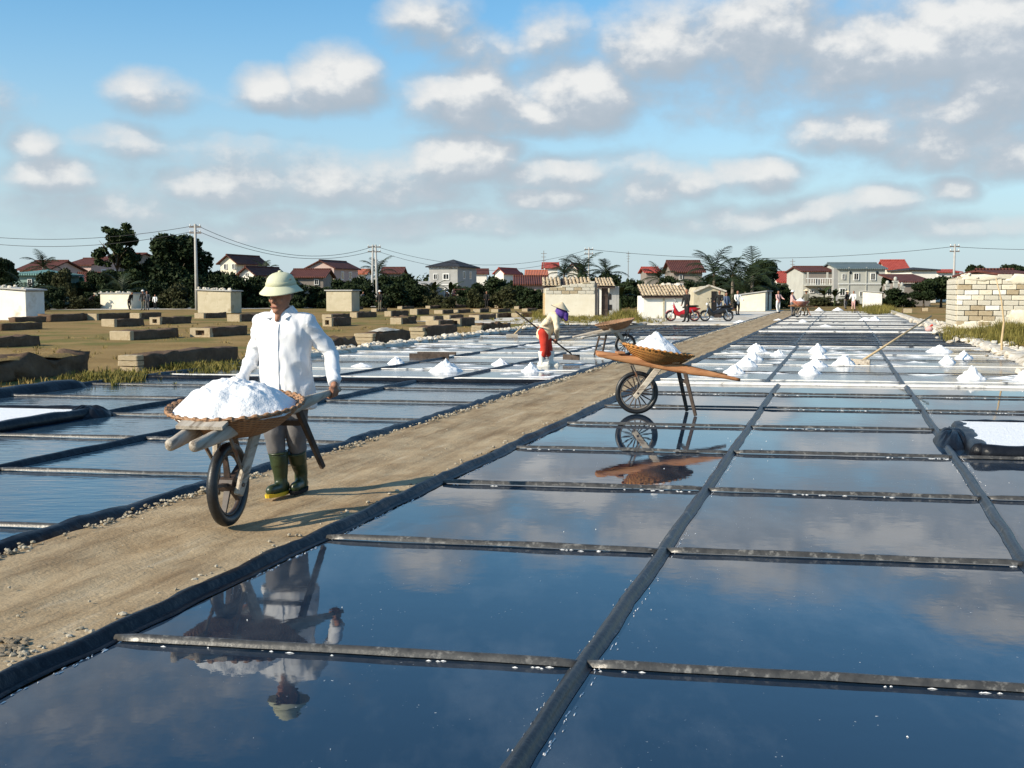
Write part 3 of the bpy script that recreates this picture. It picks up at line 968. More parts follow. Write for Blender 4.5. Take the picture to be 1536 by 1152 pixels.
for i, (x0, xc, x1, yt, yb, kd) in enumerate(BEDS):
    K = G(xc, yb, -.02)
    w = max(.45, min(1.5, along(K, x0, -PERP)))
    L = max(1.2, min(9.0, along(K, x1, DU)))
    h = max(.26, (yb - yt) * K.y / F)
    c = K - PERP * w / 2
    lab = WORDS.get(i, 'low dark filter bed with a small dark hole in its pale end' if kd == 'hole' else
                    ('short crumbling mud-stone bed among the distant rows' if kd == 'lumpy' else 'low dark filter bed with a pale masonry end among the distant rows'))
    t = thing('filter_bed', lab, 'filter bed', (c.x, c.y, -.02), YAW, 'filter beds in the dry field')
    near = K.y < 50
    body = link('body', rough_box(w, L, h, i, .12 if kd == 'lumpy' else .045), 'mud_stone', t)
    if kd == 'plain':
        continue
    if kd == 'grassy' or kd == 'lumpy':
        m_ = MB()
        link('top_soil', grid_mesh('top_soil', lambda a, b: ((a - .5) * w * .9, .05 + b * (L - .1), h + .02 + .05 * nz((a * 3, b * L, i), 2.0, 3) - .05 * (2 * abs(a - .5)) ** 3), 5, 14), 'straw_grass' if kd == 'grassy' else 'dry_field', t)
        if kd == 'grassy':
            continue
    if kd in ('end3', 'lumpy', 'salted') and near:
        n = 3
        for r in range(n):
            hh = h / n
            block(t, (rb.uniform(-.03, .03), -.09 + rb.uniform(-.03, .02), hh * (r + .5)), (w * rb.uniform(.86, 1.0), .24, hh * .93), 'pale_block', i + r)
        if kd == 'salted':
            link('salt_cover', grid_mesh('salt_cover', lambda a, b: ((a - .5) * w * .8, L * .25 + b * L * .55, h + .03 + .10 * math.sin(math.pi * b) * math.sin(math.pi * a) + .03 * nz((a * 3, b * L, i), 3.0, 3)), 6, 14), 'crust', t)
    elif kd == 'hole':
        m_ = MB()
        m_.box((-w * .36, -.07, h * .5), (w * .28, .22, h * 1.02))
        m_.box((w * .36, -.07, h * .5), (w * .28, .22, h * 1.02))
        m_.box((0, -.07, h * .88), (w * .44, .22, h * .24))
        m_.box((0, -.07, h * .12), (w * .44, .22, h * .22))
        m_.build('end_frame', 'pale_block', t)
    else:
        m_ = MB()
        m_.box((0, -.06, h * .51), (w * 1.02, .2, h * 1.03))
        link('end_wall', bevel(m_.mesh('end_wall'), .02), 'pale_block', t)

# ------------------------------------------------------------------ salt huts around the field
def corner_hut(label, x0, xc, x1, yt, yb, wallm, rubble_top=True, slope=.0, group=None, cat='hut', maxL=7, sidem=None, door=False):
    K = G(xc, yb)
    w = min(9.0, along(K, x0, -PERP))
    L = max(1.5, min(maxL, along(K, x1, DU)))
    h = (yb - yt) * K.y / F
    c = K - PERP * w / 2
    t = thing('salt_hut', label, cat, (c.x, c.y, 0), YAW, group)
    m_ = MB()
    zl, zr = h * (1 + slope), h
    vs = [(-w / 2, 0, 0), (w / 2, 0, 0), (w / 2, L, 0), (-w / 2, L, 0), (-w / 2, 0, zl), (w / 2, 0, zr), (w / 2, L, zr), (-w / 2, L, zl)]
    m_.add(vs, [(3, 2, 1, 0), (4, 5, 6, 7), (0, 1, 5, 4), (1, 2, 6, 5), (2, 3, 7, 6), (3, 0, 4, 7)])
    link('wall', bevel(m_.mesh('wall'), .03), wallm, t)
    m_ = MB()
    e = .12
    vs = [(-w / 2 - e, -e, zl + .02), (w / 2 + e, -e, zr + .02), (w / 2 + e, L + e, zr + .02), (-w / 2 - e, L + e, zl + .02)]
    m_.add(vs + [(x, y, z + .09) for x, y, z in vs], [(3, 2, 1, 0), (4, 5, 6, 7), (0, 1, 5, 4), (1, 2, 6, 5), (2, 3, 7, 6), (3, 0, 4, 7)])
    rf = link('roof', bevel(m_.mesh('roof'), .02), 'concrete', t)
    if rubble_top:
        r2 = random.Random(int(x0) + 7)
        for q in range(13):
            a = r2.random()
            x = (a - .5) * w * .95
            y = r2.choice([.08, .1, L * .5 * r2.random(), L * r2.random()])
            m_ = MB()
            r_ = r2.uniform(.08, .17)
            rubble(m_, Vector((x, y, zl + (zr - zl) * a + .11 + r_ * .4)), r_, q + int(x0))
            m_.build('roof_stone', 'crust', rf)
    if door:
        m_ = MB()
        m_.box((w / 2 + .02, L * .4, .9), (.06, .9, 1.7))
        m_.build('door', 'door_wood', t)
    return t, w, L, h


corner_hut('white plastered hut with stones lined along its roof, standing over dark bed', -75, 40, 63, 437, 481, 'plaster_white', True, .22)
corner_hut('small pale block hut with stones on its flat roof by the road', 154, 197, 222, 441, 463.5, 'plaster_cream')
corner_hut('beige stained hut with ragged stones on its roof next to the bare pole', 299, 347, 360, 438, 470, 'plaster_yellow', True, .06)
corner_hut('narrow stained plaster hut with a bare flat top beside dark hedge', 491, 528, 535, 437, 467.5, 'plaster_yellow', False, maxL=4)
corner_hut('small bright white hut below the grey two-storey house', 1291, 1323, 1328, 440, 462, 'plaster_white', False, .12)
corner_hut('low cream hut with a sloping top between the palms and the yard', 1102, 1148, 1157, 438, 467, 'plaster_cream', False, -.22, maxL=8, door=True)

# tiled huts
def tile_rows(parent, x0, x1, y0, z0, y1, z1, n, seed, drop=()):
    """clay tile courses running down a slope from (y1,z1) at the ridge to (y0,z0) at the eave"""
    r2 = random.Random(seed)
    wv = (x1 - x0) / n
    base = MB()
    base.add([(x0, y0, z0 - .04), (x1, y0, z0 - .04), (x1, y1, z1 - .04), (x0, y1, z1 - .04), (x0, y0, z0 - .10), (x1, y0, z0 - .10), (x1, y1, z1 - .10), (x0, y1, z1 - .10)],
             [(0, 1, 2, 3), (7, 6, 5, 4), (4, 5, 1, 0), (5, 6, 2, 1), (6, 7, 3, 2), (7, 4, 0, 3)])
    rf = base.build('roof', 'door_wood', parent)
    for i in range(n):
        if i in drop:
            continue
        x = x0 + (i + .5) * wv
        m_ = MB()
        steps = 4
        sl = Vector((0, y1 - y0, z1 - z0))
        nrm = Vector((0, -sl.z, sl.y)).normalized()
        for k in range(steps):
            a = Vector((x + r2.uniform(-.02, .02), y0, z0)) + sl * (k / steps)
            b = Vector((x + r2.uniform(-.02, .02), y0, z0)) + sl * ((k + 1.1) / steps)
            lift = nrm * (.012 * 1 + r2.uniform(0, .012))
            vs = []
            for p, li in ((a, .04), (b, .0)):
                for q in range(6):
                    th = math.pi * q / 5
                    vs.append(p + lift + nrm * (li + wv * .36 * math.sin(th)) + Vector((wv * .40 * math.cos(th), 0, 0)))
            m_.add(vs, [(q, q + 1, q + 7, q + 6) for q in range(5)] + [(0, 5, 4, 3, 2, 1), (6, 7, 8, 9, 10, 11)])
        m_.build('tile_row', 'tile_clay', rf)
    return rf


# large tiled hut: rendered lower wall, bare blocks above, doorway side on the right
Y1 = 70.0
s1 = Y1 / F
HX = lambda px: (px - 768) * s1
HZ = lambda py: D(768, py, Y1).z
t = thing('salt_hut', 'large cream hut with bare block courses above and dark plank door', 'hut', (HX(855), Y1, 0))
ox = HX(855)
xl, xr = HX(818) - ox, HX(892) - ox
zl, zr, zm = HZ(432), HZ(421), HZ(441)
m_ = MB()
m_.add([(xl, 0, 0), (xr, 0, 0), (xr, .25, 0), (xl, .25, 0), (xl, 0, zm), (xr, 0, zm), (xr, .25, zm), (xl, .25, zm)],
       [(3, 2, 1, 0), (4, 5, 6, 7), (0, 1, 5, 4), (1, 2, 6, 5), (2, 3, 7, 6), (3, 0, 4, 7)])
m_.add([(xl, .03, zm + .003), (xr, .03, zm + .003), (xr, .24, zm + .003), (xl, .24, zm + .003), (xl, .03, zl - .03), (xr, .03, zr - .03), (xr, .24, zr - .03), (xl, .24, zl - .03)],
       [(3, 2, 1, 0), (4, 5, 6, 7), (0, 1, 5, 4), (1, 2, 6, 5), (2, 3, 7, 6), (3, 0, 4, 7)])
m_.box((xl + .1, 2.1, zm * .5), (.2, 3.7, zm))
m_.box(((xl + HX(929) - ox) / 2, 4.0, 1.0), (HX(929) - ox - xl, .2, 2.0))
wl = m_.build('wall', 'plaster_cream', t)
rb = random.Random(8)
z = zm
k = 0
while z < zr:
    hh = .21
    x = xl - (k % 2) * .25
    while x < xr:
        a, b = max(x, xl), min(x + .5, xr)
        mid = (a + b) / 2
        top = zl + (zr - zl) * (mid - xl) / (xr - xl)
        hb = min(hh, top - z)
        if b - a > .12 and hb > .07:
            block(wl, (mid, .02 + rb.uniform(-.012, .012), z + hb / 2), (b - a - .03, .10, hb - .025), 'pale_block' if rb.random() < .35 else 'masonry', k * 7 + int(x * 3))
        x += .5
    z += hh
    k += 1
m_ = MB()
m_.box((xr + .10, 1.9, 1.05), (.2, 3.6, 2.1))
m_.build('inner_wall', 'plaster_brown', t)
m_ = MB()
m_.box((HX(900.5) - ox, .18, HZ(432) / 2), (.13, .13, HZ(432)))
m_.build('post', 'plaster_white', t)
dr = MB()
dr.box((HX(907) - ox, .28, .92), (.42, .06, 1.84))
dr = dr.build('door', 'door_wood', t)
for kz in (.45, 1.35):
    m_ = MB()
    m_.box((HX(907) - ox, .235, kz), (.38, .03, .09))
    m_.build('brace', 'wood_dark', dr)
m_ = MB()
m_.box((HX(920) - ox, .3, .95), (.46, .10, 1.9))
m_.box((HX(927) - ox, 2.1, .95), (.14, 3.7, 1.9))
jw = m_.build('side_wall', 'plaster_stone', t)
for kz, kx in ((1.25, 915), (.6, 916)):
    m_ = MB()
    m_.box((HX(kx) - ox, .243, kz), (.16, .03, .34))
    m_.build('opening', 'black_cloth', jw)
m_ = MB()
m_.box((HX(816) - ox, .35, HZ(440) / 2), (.12, .12, HZ(440)))
m_.build('post', 'wood_pale', t)
tile_rows(t, HX(814) - ox, HX(889) - ox, .45, HZ(430), 2.6, HZ(417), 13, 4, drop=(5,))
tile_rows(t, HX(895) - ox, HX(922) - ox, -.15, HZ(430), 2.2, HZ(417.5), 6, 5)

Y2 = 67.0
HX = lambda px: (px - 768) * Y2 / F
HZ = lambda py: D(768, py, Y2).z
ox = HX(996)
t = thing('salt_hut', 'long white hut under a striped clay tile roof beside red scooter', 'hut', (ox, Y2, 0))
m_ = MB()
m_.box(((HX(964) + HX(1030)) / 2 - ox, 1.5, HZ(444) / 2), (HX(1030) - HX(964), 3.0, HZ(444)))
wl = link('wall', bevel(m_.mesh('wall'), .02), 'plaster_white', t)
m_ = MB()
m_.box((HX(995) - ox, -.02, HZ(444) / 2), (.10, .08, HZ(444)))
m_.build('pilaster', 'plaster_yellow', wl)
tile_rows(t, HX(962) - ox, HX(1034) - ox, -.22, HZ(444.5), 2.4, HZ(428), 15, 9)
m_ = MB()
for q in range(16):
    rubble(m_, Vector((HX(rb.uniform(995, 1034)) - ox, 2.3 + rb.uniform(-.2, .2), HZ(428) + .05)), rb.uniform(.1, .2), q + 40)
m_.build('ridge_rubble', 'crust', t)

Y3 = 74.0
HX = lambda px: (px - 768) * Y3 / F
HZ = lambda py: D(768, py, Y3).z
ox = HX(1063)
t = thing('salt_hut', 'yellowed hut with a worn uneven top and narrow doorway behind motorcycle', 'hut', (ox, Y3, 0))
prof = [(1040, 437), (1044, 431), (1052, 431), (1060, 429), (1068, 431), (1078, 434), (1086, 438)]
m_ = MB()
n = len(prof)
vs = []
for y in (0, 2.6):
    for x, yy in prof:
        vs += [(HX(x) - ox, y, 0), (HX(x) - ox, y, HZ(yy))]
fs = []
for i in range(n - 1):
    fs += [(2 * i, 2 * i + 2, 2 * i + 3, 2 * i + 1), (2 * n + 2 * i, 2 * n + 2 * i + 1, 2 * n + 2 * i + 3, 2 * n + 2 * i + 2), (2 * i + 1, 2 * i + 3, 2 * n + 2 * i + 3, 2 * n + 2 * i + 1)]
fs += [(0, 1, 2 * n + 1, 2 * n), (2 * n - 2, 4 * n - 2, 4 * n - 1, 2 * n - 1)]
m_.add(vs, fs)
wl = m_.build('wall', 'plaster_yellow', t)
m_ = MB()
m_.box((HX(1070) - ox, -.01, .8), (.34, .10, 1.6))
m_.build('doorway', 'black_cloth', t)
m_ = MB()
m_.beam((HX(1039) - ox, -.08, HZ(438)), (HX(1062) - ox, -.08, HZ(428)), .2, .1)
m_.beam((HX(1062) - ox, -.08, HZ(428)), (HX(1088) - ox, -.08, HZ(437)), .2, .1)
m_.build('coping', 'crust', t)

# ------------------------------------------------------------------ ruined block wall on the right
K = G(1434, 497)
YR = K.y
s2 = YR / F
Lr, hr = 5.6, D(768, 408, YR).z
t = thing('ruined_wall', 'ruined roofless hut of large pale blocks with a jagged top', 'ruin', (K.x, K.y, 0), YAW * .95)
m_ = MB()
m_.box((Lr / 2, .18, hr * .46), (Lr - .04, .18, hr * .92))
m_.box((.12, 2.0, hr * .45), (.20, 3.6, hr * .9))
core = m_.build('core', 'mortar', t)
rb = random.Random(21)
z, k = 0.0, 0
ch = .205
while z < hr + .1:
    x = -(k % 2) * .24
    while x < Lr:
        bw = rb.choice([.46, .5, .54])
        a, b = max(0, x), min(x + bw, Lr)
        top = hr * (.96 + .16 * nz((a * 1.3, 0, 0), 1.4, 2)) - (.16 if 1.2 < a < 2.1 else 0)
        if z + ch * .8 < top and b - a > .1:
            bo = block(t, ((a + b) / 2, .05 + rb.uniform(-.022, .022), z + ch / 2 + rb.uniform(-.006, .006)), (b - a - rb.uniform(.014, .034), .14, ch - rb.uniform(.014, .032)), rb.choice(['masonry', 'masonry', 'plaster_cream', 'pale_block', 'plaster_white']), rb.randrange(4))
            bo.rotation_euler = (0, R(rb.uniform(-1.2, 1.2)), R(rb.uniform(-1.5, 1.5)))
        x += bw
    z += ch
    k += 1
for k in range(10):
    y = .15
    while y < 3.6:
        block(t, (.0, y + .24, ch * (k + .5)), (.10, .46, ch - .026), 'masonry', rb.randrange(4))
        y += .5
m_ = MB()
for q in range(60):
    x = rb.uniform(0, Lr)
    top = hr * (.97 + .07 * nz((x * 1.3, 0, 0), 1.4, 2)) - (.16 if 1.2 < x < 2.1 else 0)
    top = hr * (.96 + .16 * nz((x * 1.3, 0, 0), 1.4, 2)) - (.16 if 1.2 < x < 2.1 else 0)
    rubble(m_, Vector((x, .1 + rb.uniform(-.04, .1), top - .06)), rb.uniform(.05, .15), q + 300)
m_.build('broken_top', 'masonry', t, kind='stuff')
for q, (px_, pz_, pw_, ph_) in enumerate(((2.5, .45, .8, .42), (1.5, .25, .9, .22), (.9, hr - .22, .7, .13), (2.3, hr - .3, .55, .2), (3.6, .8, .9, .5), (.5, .2, .5, .2))):
    n_ = 26
    m_ = MB()
    vs_ = [(px_, -.034, pz_)]
    for r_, dep in ((.55, -.036), (1.0, -.022), (1.06, .03)):
        for k_ in range(n_):
            a_ = 6.28319 * k_ / n_
            j_ = r_ * (1 + .38 * nz((math.cos(a_) * 2, math.sin(a_) * 2, q * 3), 1.3, 4))
            vs_.append((px_ + pw_ * j_ * math.cos(a_), dep + .008 * nz((a_, r_, q), 3, 2), pz_ + ph_ * j_ * math.sin(a_)))
    fs_ = [(0, 1 + k_, 1 + (k_ + 1) % n_) for k_ in range(n_)]
    for l_ in range(2):
        fs_ += [(1 + l_ * n_ + k_, 1 + (l_ + 1) * n_ + k_, 1 + (l_ + 1) * n_ + (k_ + 1) % n_, 1 + l_ * n_ + (k_ + 1) % n_) for k_ in range(n_)]
    m_.add(vs_, fs_)
    m_.build('plaster_patch', 'plaster_cream', t, smooth=True)

# ------------------------------------------------------------------ houses of the village
def house(name, label, x0, x1, Y, y_eave, y_ridge, depth, roof, wallm, roofm, wins=(), rot=0.0, cat='house', doors=(), bands=(), over=.45, extras=None, base=0.0, gable_wall=True, sidewins=0):
    s = Y / F
    xc = (x0 + x1) / 2
    X = (xc - 768) * s
    w = (x1 - x0) * s
    ze, zr = D(768, y_eave, Y).z, D(768, y_ridge, Y).z
    t = thing(name, label, cat, (X, Y, base), R(rot))
    hw = w / 2
    m_ = MB()
    vs = [(-hw, 0, 0), (hw, 0, 0), (hw, depth, 0), (-hw, depth, 0), (-hw, 0, ze), (hw, 0, ze), (hw, depth, ze), (-hw, depth, ze)]
    fs = [(3, 2, 1, 0), (0, 1, 5, 4), (1, 2, 6, 5), (2, 3, 7, 6), (3, 0, 4, 7)]
    if roof == 'gable_y':
        vs += [(0, 0, zr), (0, depth, zr)]
        fs += [(4, 5, 8), (6, 7, 9), (5, 6, 9, 8), (7, 4, 8, 9)]
    elif roof == 'gable_x':
        vs += [(-hw, depth / 2, zr), (hw, depth / 2, zr)]
        fs += [(4, 8, 7), (5, 6, 9), (4, 5, 9, 8), (6, 7, 8, 9)]
    else:
        fs += [(4, 5, 6, 7)]
    m_.add(vs, fs)
    wl = m_.build('wall', wallm, t)
    th = .16
    m_ = MB()
    o = over
    def slab(a, b, c, d):
        up = Vector((0, 0, th))
        q = [Vector(a), Vector(b), Vector(c), Vector(d)]
        q = [p + Vector((0, 0, .03)) for p in q]
        m_.add(q + [p + up for p in q], [(3, 2, 1, 0), (4, 5, 6, 7), (0, 1, 5, 4), (1, 2, 6, 5), (2, 3, 7, 6), (3, 0, 4, 7)])
    if roof == 'gable_y':
        k = (zr - ze) / hw
        slab((-hw - o, -o, ze - o * k), (0, -o, zr), (0, depth + o, zr), (-hw - o, depth + o, ze - o * k))
        slab((0, -o, zr + .005), (hw + o, -o, ze - o * k), (hw + o, depth + o, ze - o * k), (0, depth + o, zr + .005))
    elif roof == 'gable_x':
        k = (zr - ze) / (depth / 2)
        slab((-hw - o, -o, ze - o * k), (hw + o, -o, ze - o * k), (hw + o, depth / 2, zr), (-hw - o, depth / 2, zr))
        slab((-hw - o, depth / 2, zr + .005), (hw + o, depth / 2, zr + .005), (hw + o, depth + o, ze - o * k), (-hw - o, depth + o, ze - o * k))
    elif roof == 'hip':
        a, b = hw + o, depth / 2 + o
        rl = max(0.02, hw - depth / 2 * .9)
        cy = depth / 2
        m_.add([(-a, cy - b, ze), (a, cy - b, ze), (a, cy + b, ze), (-a, cy + b, ze), (-a, cy - b, ze + .18), (a, cy - b, ze + .18), (a, cy + b, ze + .18), (-a, cy + b, ze + .18), (-rl, cy, zr), (rl, cy, zr)],
               [(3, 2, 1, 0), (0, 1, 5, 4), (1, 2, 6, 5), (2, 3, 7, 6), (3, 0, 4, 7), (4, 5, 9, 8), (5, 6, 9), (6, 7, 8, 9), (7, 4, 8)])
    elif roof == 'mono':
        slab((-hw - o, -o, ze), (hw + o, -o, ze), (hw + o, depth, zr), (-hw - o, depth, zr))
    elif roof == 'flat':
        m_.box((0, depth / 2, (ze + zr) / 2 + .002), (w + .3, depth + .3, abs(zr - ze)))
    rf = m_.build('roof', roofm, t)
    if roof in ('gable_x', 'gable_y'):
        m_ = MB()
        if roof == 'gable_y':
            m_.tube([(0, -o, zr + th + .04), (0, depth + o, zr + th + .04)], .13, 6)
        else:
            m_.tube([(-hw - o, depth / 2, zr + th + .04), (hw + o, depth / 2, zr + th + .04)], .13, 6)
        m_.build('ridge', roofm, rf)
    for (px, py, wp, hp) in wins:
        cx, cz = (px - xc) * s, D(768, py, Y).z
        a, b = wp * s, hp * s
        m_ = MB()
        f = min(.14, a * .16)
        m_.box((cx, -.05, cz + b / 2 + f / 2), (a + 2 * f, .14, f))
        m_.box((cx, -.05, cz - b / 2 - f / 2), (a + 2 * f, .18, f))
        m_.box((cx - a / 2 - f / 2, -.05, cz), (f, .14, b))
        m_.box((cx + a / 2 + f / 2, -.05, cz), (f, .14, b))
        m_.box((cx, -.035, cz), (f * .5, .06, b))
        wo_ = m_.build('window', 'trim_white', wl)
        m_ = MB()
        m_.box((cx, -.012, cz), (a, .02, b))
        m_.build('pane', 'glass_dark', wo_)
    for q in range(sidewins):
        y = depth * (q + 1) / (sidewins + 1)
        for zz in ((ze * .72,) if ze < 4.5 else (ze * .3, ze * .78)):
            m_ = MB()
            m_.box((hw + .02, y, zz), (.06, 1.1, 1.3))
            wo_ = m_.build('window', 'trim_white', wl)
            m_ = MB()
            m_.box((hw + .045, y, zz), (.03, .85, 1.05))
            m_.build('pane', 'glass_dark', wo_)
    for (px, wp, ytop) in doors:
        m_ = MB()
        zt = D(768, ytop, Y).z
        m_.box(((px - xc) * s, -.03, zt / 2), (wp * s, .1, zt))
        m_.build('door', 'door_wood', wl)
    for (py, hp) in bands:
        m_ = MB()
        m_.box((0, -.06, D(768, py, Y).z), (w + .12, .14, hp * s))
        m_.build('band', 'trim_white', wl)
    return t, wl, rf, s


# left group
house('village_house', 'low teal-roofed house behind the white hut', 24, 72, 118, 413, 403, 9, 'hip', 'plaster_teal', 'roof_teal', wins=[(48, 424, 5, 9)])
house('village_house', 'brown-roofed house with pale gable behind the teal roof', 30, 78, 150, 405, 392, 8, 'gable_x', 'plaster_pink', 'roof_brown', rot=-12)
house('village_house', 'tall dark house with brown roof behind small red roof', 102, 142, 165, 398, 388, 9, 'gable_x', 'plaster_pink', 'roof_brown', wins=[(132, 410, 4, 8)], rot=-14, sidewins=2)
house('village_house', 'brown gabled house half hidden by the airy tree', 145, 190, 172, 391, 380, 12, 'gable_x', 'plaster_brown', 'roof_brown', rot=-14)
house('outbuilding', 'small grey shed with red roof and green tank behind road', 110, 140, 128, 426, 411, 6, 'gable_x', 'plaster_grey', 'roof_brown', doors=[(118, 5, 430)])
t = thing('water_tank', 'small green water tank on the grey shed', 'water tank', (D(119, 424, 127).x, 127.6, D(119, 425, 127).z))
m_ = MB()
m_.rings([[Vector((r * math.cos(k / 12 * 6.283), r * math.sin(k / 12 * 6.283), z)) for k in range(12)] for r, z in ((.3, 0), (.34, .05), (.34, .55), (.28, .68), (.1, .74))])
m_.build('tank_body', 'tank_green', t)
m_ = MB(); m_.tube([(0, 0, .74), (0, 0, .82)], .1, 8); m_.build('lid', 'tank_green', t)
house('village_house', 'cream house with brown gable roof right of the big dark tree', 331, 358, 160, 394, 384, 8, 'gable_y', 'plaster_cream', 'roof_brown', wins=[(340, 400, 4, 7), (354, 400, 4, 7)], rot=-18, sidewins=2)
house('village_house', 'small white-gabled house in front of the cream house', 360, 384, 142, 411, 402, 8, 'gable_y', 'plaster_white', 'roof_brown', wins=[(372, 412, 3, 4)], rot=-16)
house('village_house', 'dark red-roofed house behind the hat of the man', 438, 486, 150, 416, 405, 8, 'gable_x', 'plaster_brown', 'roof_brown', wins=[(476, 423, 5, 7)])
house('village_house', 'pink two-gabled house with brown tile roof', 461, 504, 175, 402, 392, 9, 'gable_y', 'plaster_pink', 'roof_brown', wins=[(473, 408, 4, 7), (492, 408, 4, 7)], rot=-16, sidewins=2)
house('village_house', 'small orange-roofed white house near the pink house', 521, 549, 205, 411, 405, 8, 'gable_x', 'plaster_white', 'roof_orange', wins=[(528, 414, 3, 3)])
house('village_house', 'brown-roofed low house behind the double pole', 574, 602, 195, 410, 402, 8, 'gable_x', 'plaster_brown', 'roof_brown')
house('village_house', 'grey two-storey villa with dark hip roof standing alone', 643, 688, 185, 401, 388, 9.5, 'hip', 'plaster_stone', 'roof_dark', wins=[(653, 415, 5, 7), (670, 415, 8, 7), (671, 437, 5, 8)], bands=[(427, 1.4), (402, 1.4)], rot=-17, sidewins=2, over=.5)
house('outbuilding', 'low tiled outbuilding in front of the grey villa', 684, 704, 140, 443, 437, 5, 'gable_x', 'plaster_brown', 'roof_brown')
house('outbuilding', 'pale low annex left of the grey villa', 616, 640, 180, 428, 423, 8, 'mono', 'plaster_grey', 'concrete')
house('village_house', 'white gable with red roof right of the grey villa', 742, 756, 230, 409, 403, 9, 'gable_y', 'plaster_white', 'roof_red', rot=-22)
house('village_house', 'small white house with pinkish roof beyond the villa', 708, 730, 250, 411, 404, 9, 'gable_x', 'plaster_white', 'roof_brown')
house('village_house', 'long maroon-roofed house left of the large tiled hut', 776, 818, 120, 427, 416, 8, 'gable_x', 'plaster_pink', 'roof_brown')
house('village_house', 'bright orange-roofed house behind the large tiled hut', 792, 818, 170, 413, 407, 8, 'gable_x', 'plaster_white', 'roof_orange')
house('village_house', 'tall white house with red roof below the antenna', 817, 836, 210, 402, 395, 8, 'gable_x', 'plaster_white', 'roof_red', bands=[(404, 1.2)])
house('village_house', 'white gabled house among the palms behind tiled hut', 850, 866, 190, 405, 396, 8, 'gable_y', 'plaster_white', 'roof_brown', rot=-14)
house('village_house', 'red-roofed house beside the palms left of brown gable', 969, 987, 175, 409, 402, 8, 'gable_x', 'plaster_brown', 'roof_red')
house('village_house', 'brown-roofed house left of the tall palms', 1010, 1052, 145, 408, 392, 9, 'gable_x', 'plaster_brown', 'roof_brown', wins=[(1020, 416, 4, 6)])
house('village_house', 'white house with broad red roof right of palms', 1168, 1199, 160, 423, 409, 8, 'gable_x', 'plaster_white', 'roof_red', wins=[(1186, 430, 6, 6)], doors=[(1176, 4, 434)])
t, wl, rf, s = house('village_house', 'two-storey grey house with open balcony and brown roof', 1203, 1252, 150, 408, 401, 9, 'gable_x', 'plaster_grey', 'roof_brown',
      wins=[(1216, 437, 5, 3), (1228, 437, 4, 7), (1243, 438, 6, 9)], over=.3)
xc = 1227.5
m_ = MB()
zb = D(768, 428, 150).z
m_.box((0, -.55, zb), ((1252 - 1206) * s, 1.1, .16))
bal = m_.build('balcony', 'plaster_grey', t)
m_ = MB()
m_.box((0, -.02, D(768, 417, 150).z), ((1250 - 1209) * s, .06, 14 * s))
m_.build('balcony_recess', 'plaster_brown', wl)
for k in range(13):
    x = (1208 + k * 3.5 - xc) * s
    m_ = MB()
    m_.box((x, -1.0, zb + .45), (.08, .08, .8))
    m_.build('baluster', 'trim_white', bal)
m_ = MB()
m_.box((0, -1.0, zb + .90), ((1252 - 1206) * s, .12, .10))
m_.build('rail', 'trim_white', bal)
for px in (1207, 1236, 1251):
    m_ = MB()
    m_.box(((px - xc) * s, -.95, (zb + D(768, 408, 150).z) / 2), (.2, .2, D(768, 408, 150).z - zb - .1))
    m_.build('column', 'plaster_grey', bal)
t, wl, rf, s = house('village_house', 'long two-storey grey-green house with slate metal roof', 1256, 1325, 148, 404, 395.5, 9, 'gable_x', 'plaster_grey', 'roof_slate',
      wins=[(1263, 415, 3.5, 7), (1282, 415, 6, 9), (1307, 415, 6, 9), (1262, 438, 7, 9), (1290, 441, 4, 6)], bands=[(426, 1.2)], over=.3)
for px, py in ((1273, 409), (1313, 409)):
    m_ = MB()
    m_.ell(((px - 1290.5) * s, -.05, D(768, py, 148).z), .18, .08, .18, 12, 8)
    m_.build('vent', 'glass_dark', wl)
for px in (1271, 1297):
    m_ = MB()
    m_.box(((px - 1290.5) * s, -.04, D(768, 428, 148).z), (.12, .1, D(768, 406, 148).z - .1 + (D(768, 450, 148).z)))
    m_.build('pilaster', 'plaster_grey', wl)
m_ = MB()
m_.box(((1256 - 1290.5) * s - .3, .6, D(768, 420, 148).z / 1.0 - .6), (.6, 1.0, D(768, 402, 148).z * .9))
m_.build('stair_tower', 'plaster_stone', t)
house('village_house', 'tall narrow house with bright red roof behind grey-green house', 1329, 1357, 175, 404, 391, 8, 'gable_x', 'plaster_cream', 'roof_red', wins=[(1340, 409, 6, 4)], rot=-8)
house('village_house', 'low white house with black hip roof', 1364, 1402, 165, 406, 400, 9, 'hip', 'plaster_white', 'roof_dark')
house('outbuilding', 'brown-roofed barn in front of the black hip roof', 1352, 1394, 125, 425, 412, 7, 'mono', 'plaster_brown', 'roof_brown')
house('village_house', 'red-roofed house peeping over the ruin', 1404, 1436, 185, 409, 406, 8, 'gable_x', 'plaster_white', 'roof_red')
house('village_house', 'pale gabled roof behind the ruined wall', 1504, 1545, 80, 414, 407, 8, 'gable_x', 'plaster_brown', 'roof_brown')
# small gate shrine and pillar by the brown barn
t = thing('gate_pillar', 'pale ornate gate pillars in front of the brown barn', 'gate', D(1338, 455, 122) * 1)
t.location.z = 0
for dx, hh in ((-.55, 2.2), (.3, 2.6), (1.0, 2.0)):
    m_ = MB()
    m_.box((dx, 0, hh / 2), (.4, .4, hh))
    m_.box((dx, 0, hh + .08), (.55, .55, .14))
    m_.ell((dx, 0, hh + .35), .2, .2, .25, 10, 8)
    m_.build('pillar', 'plaster_grey', t)

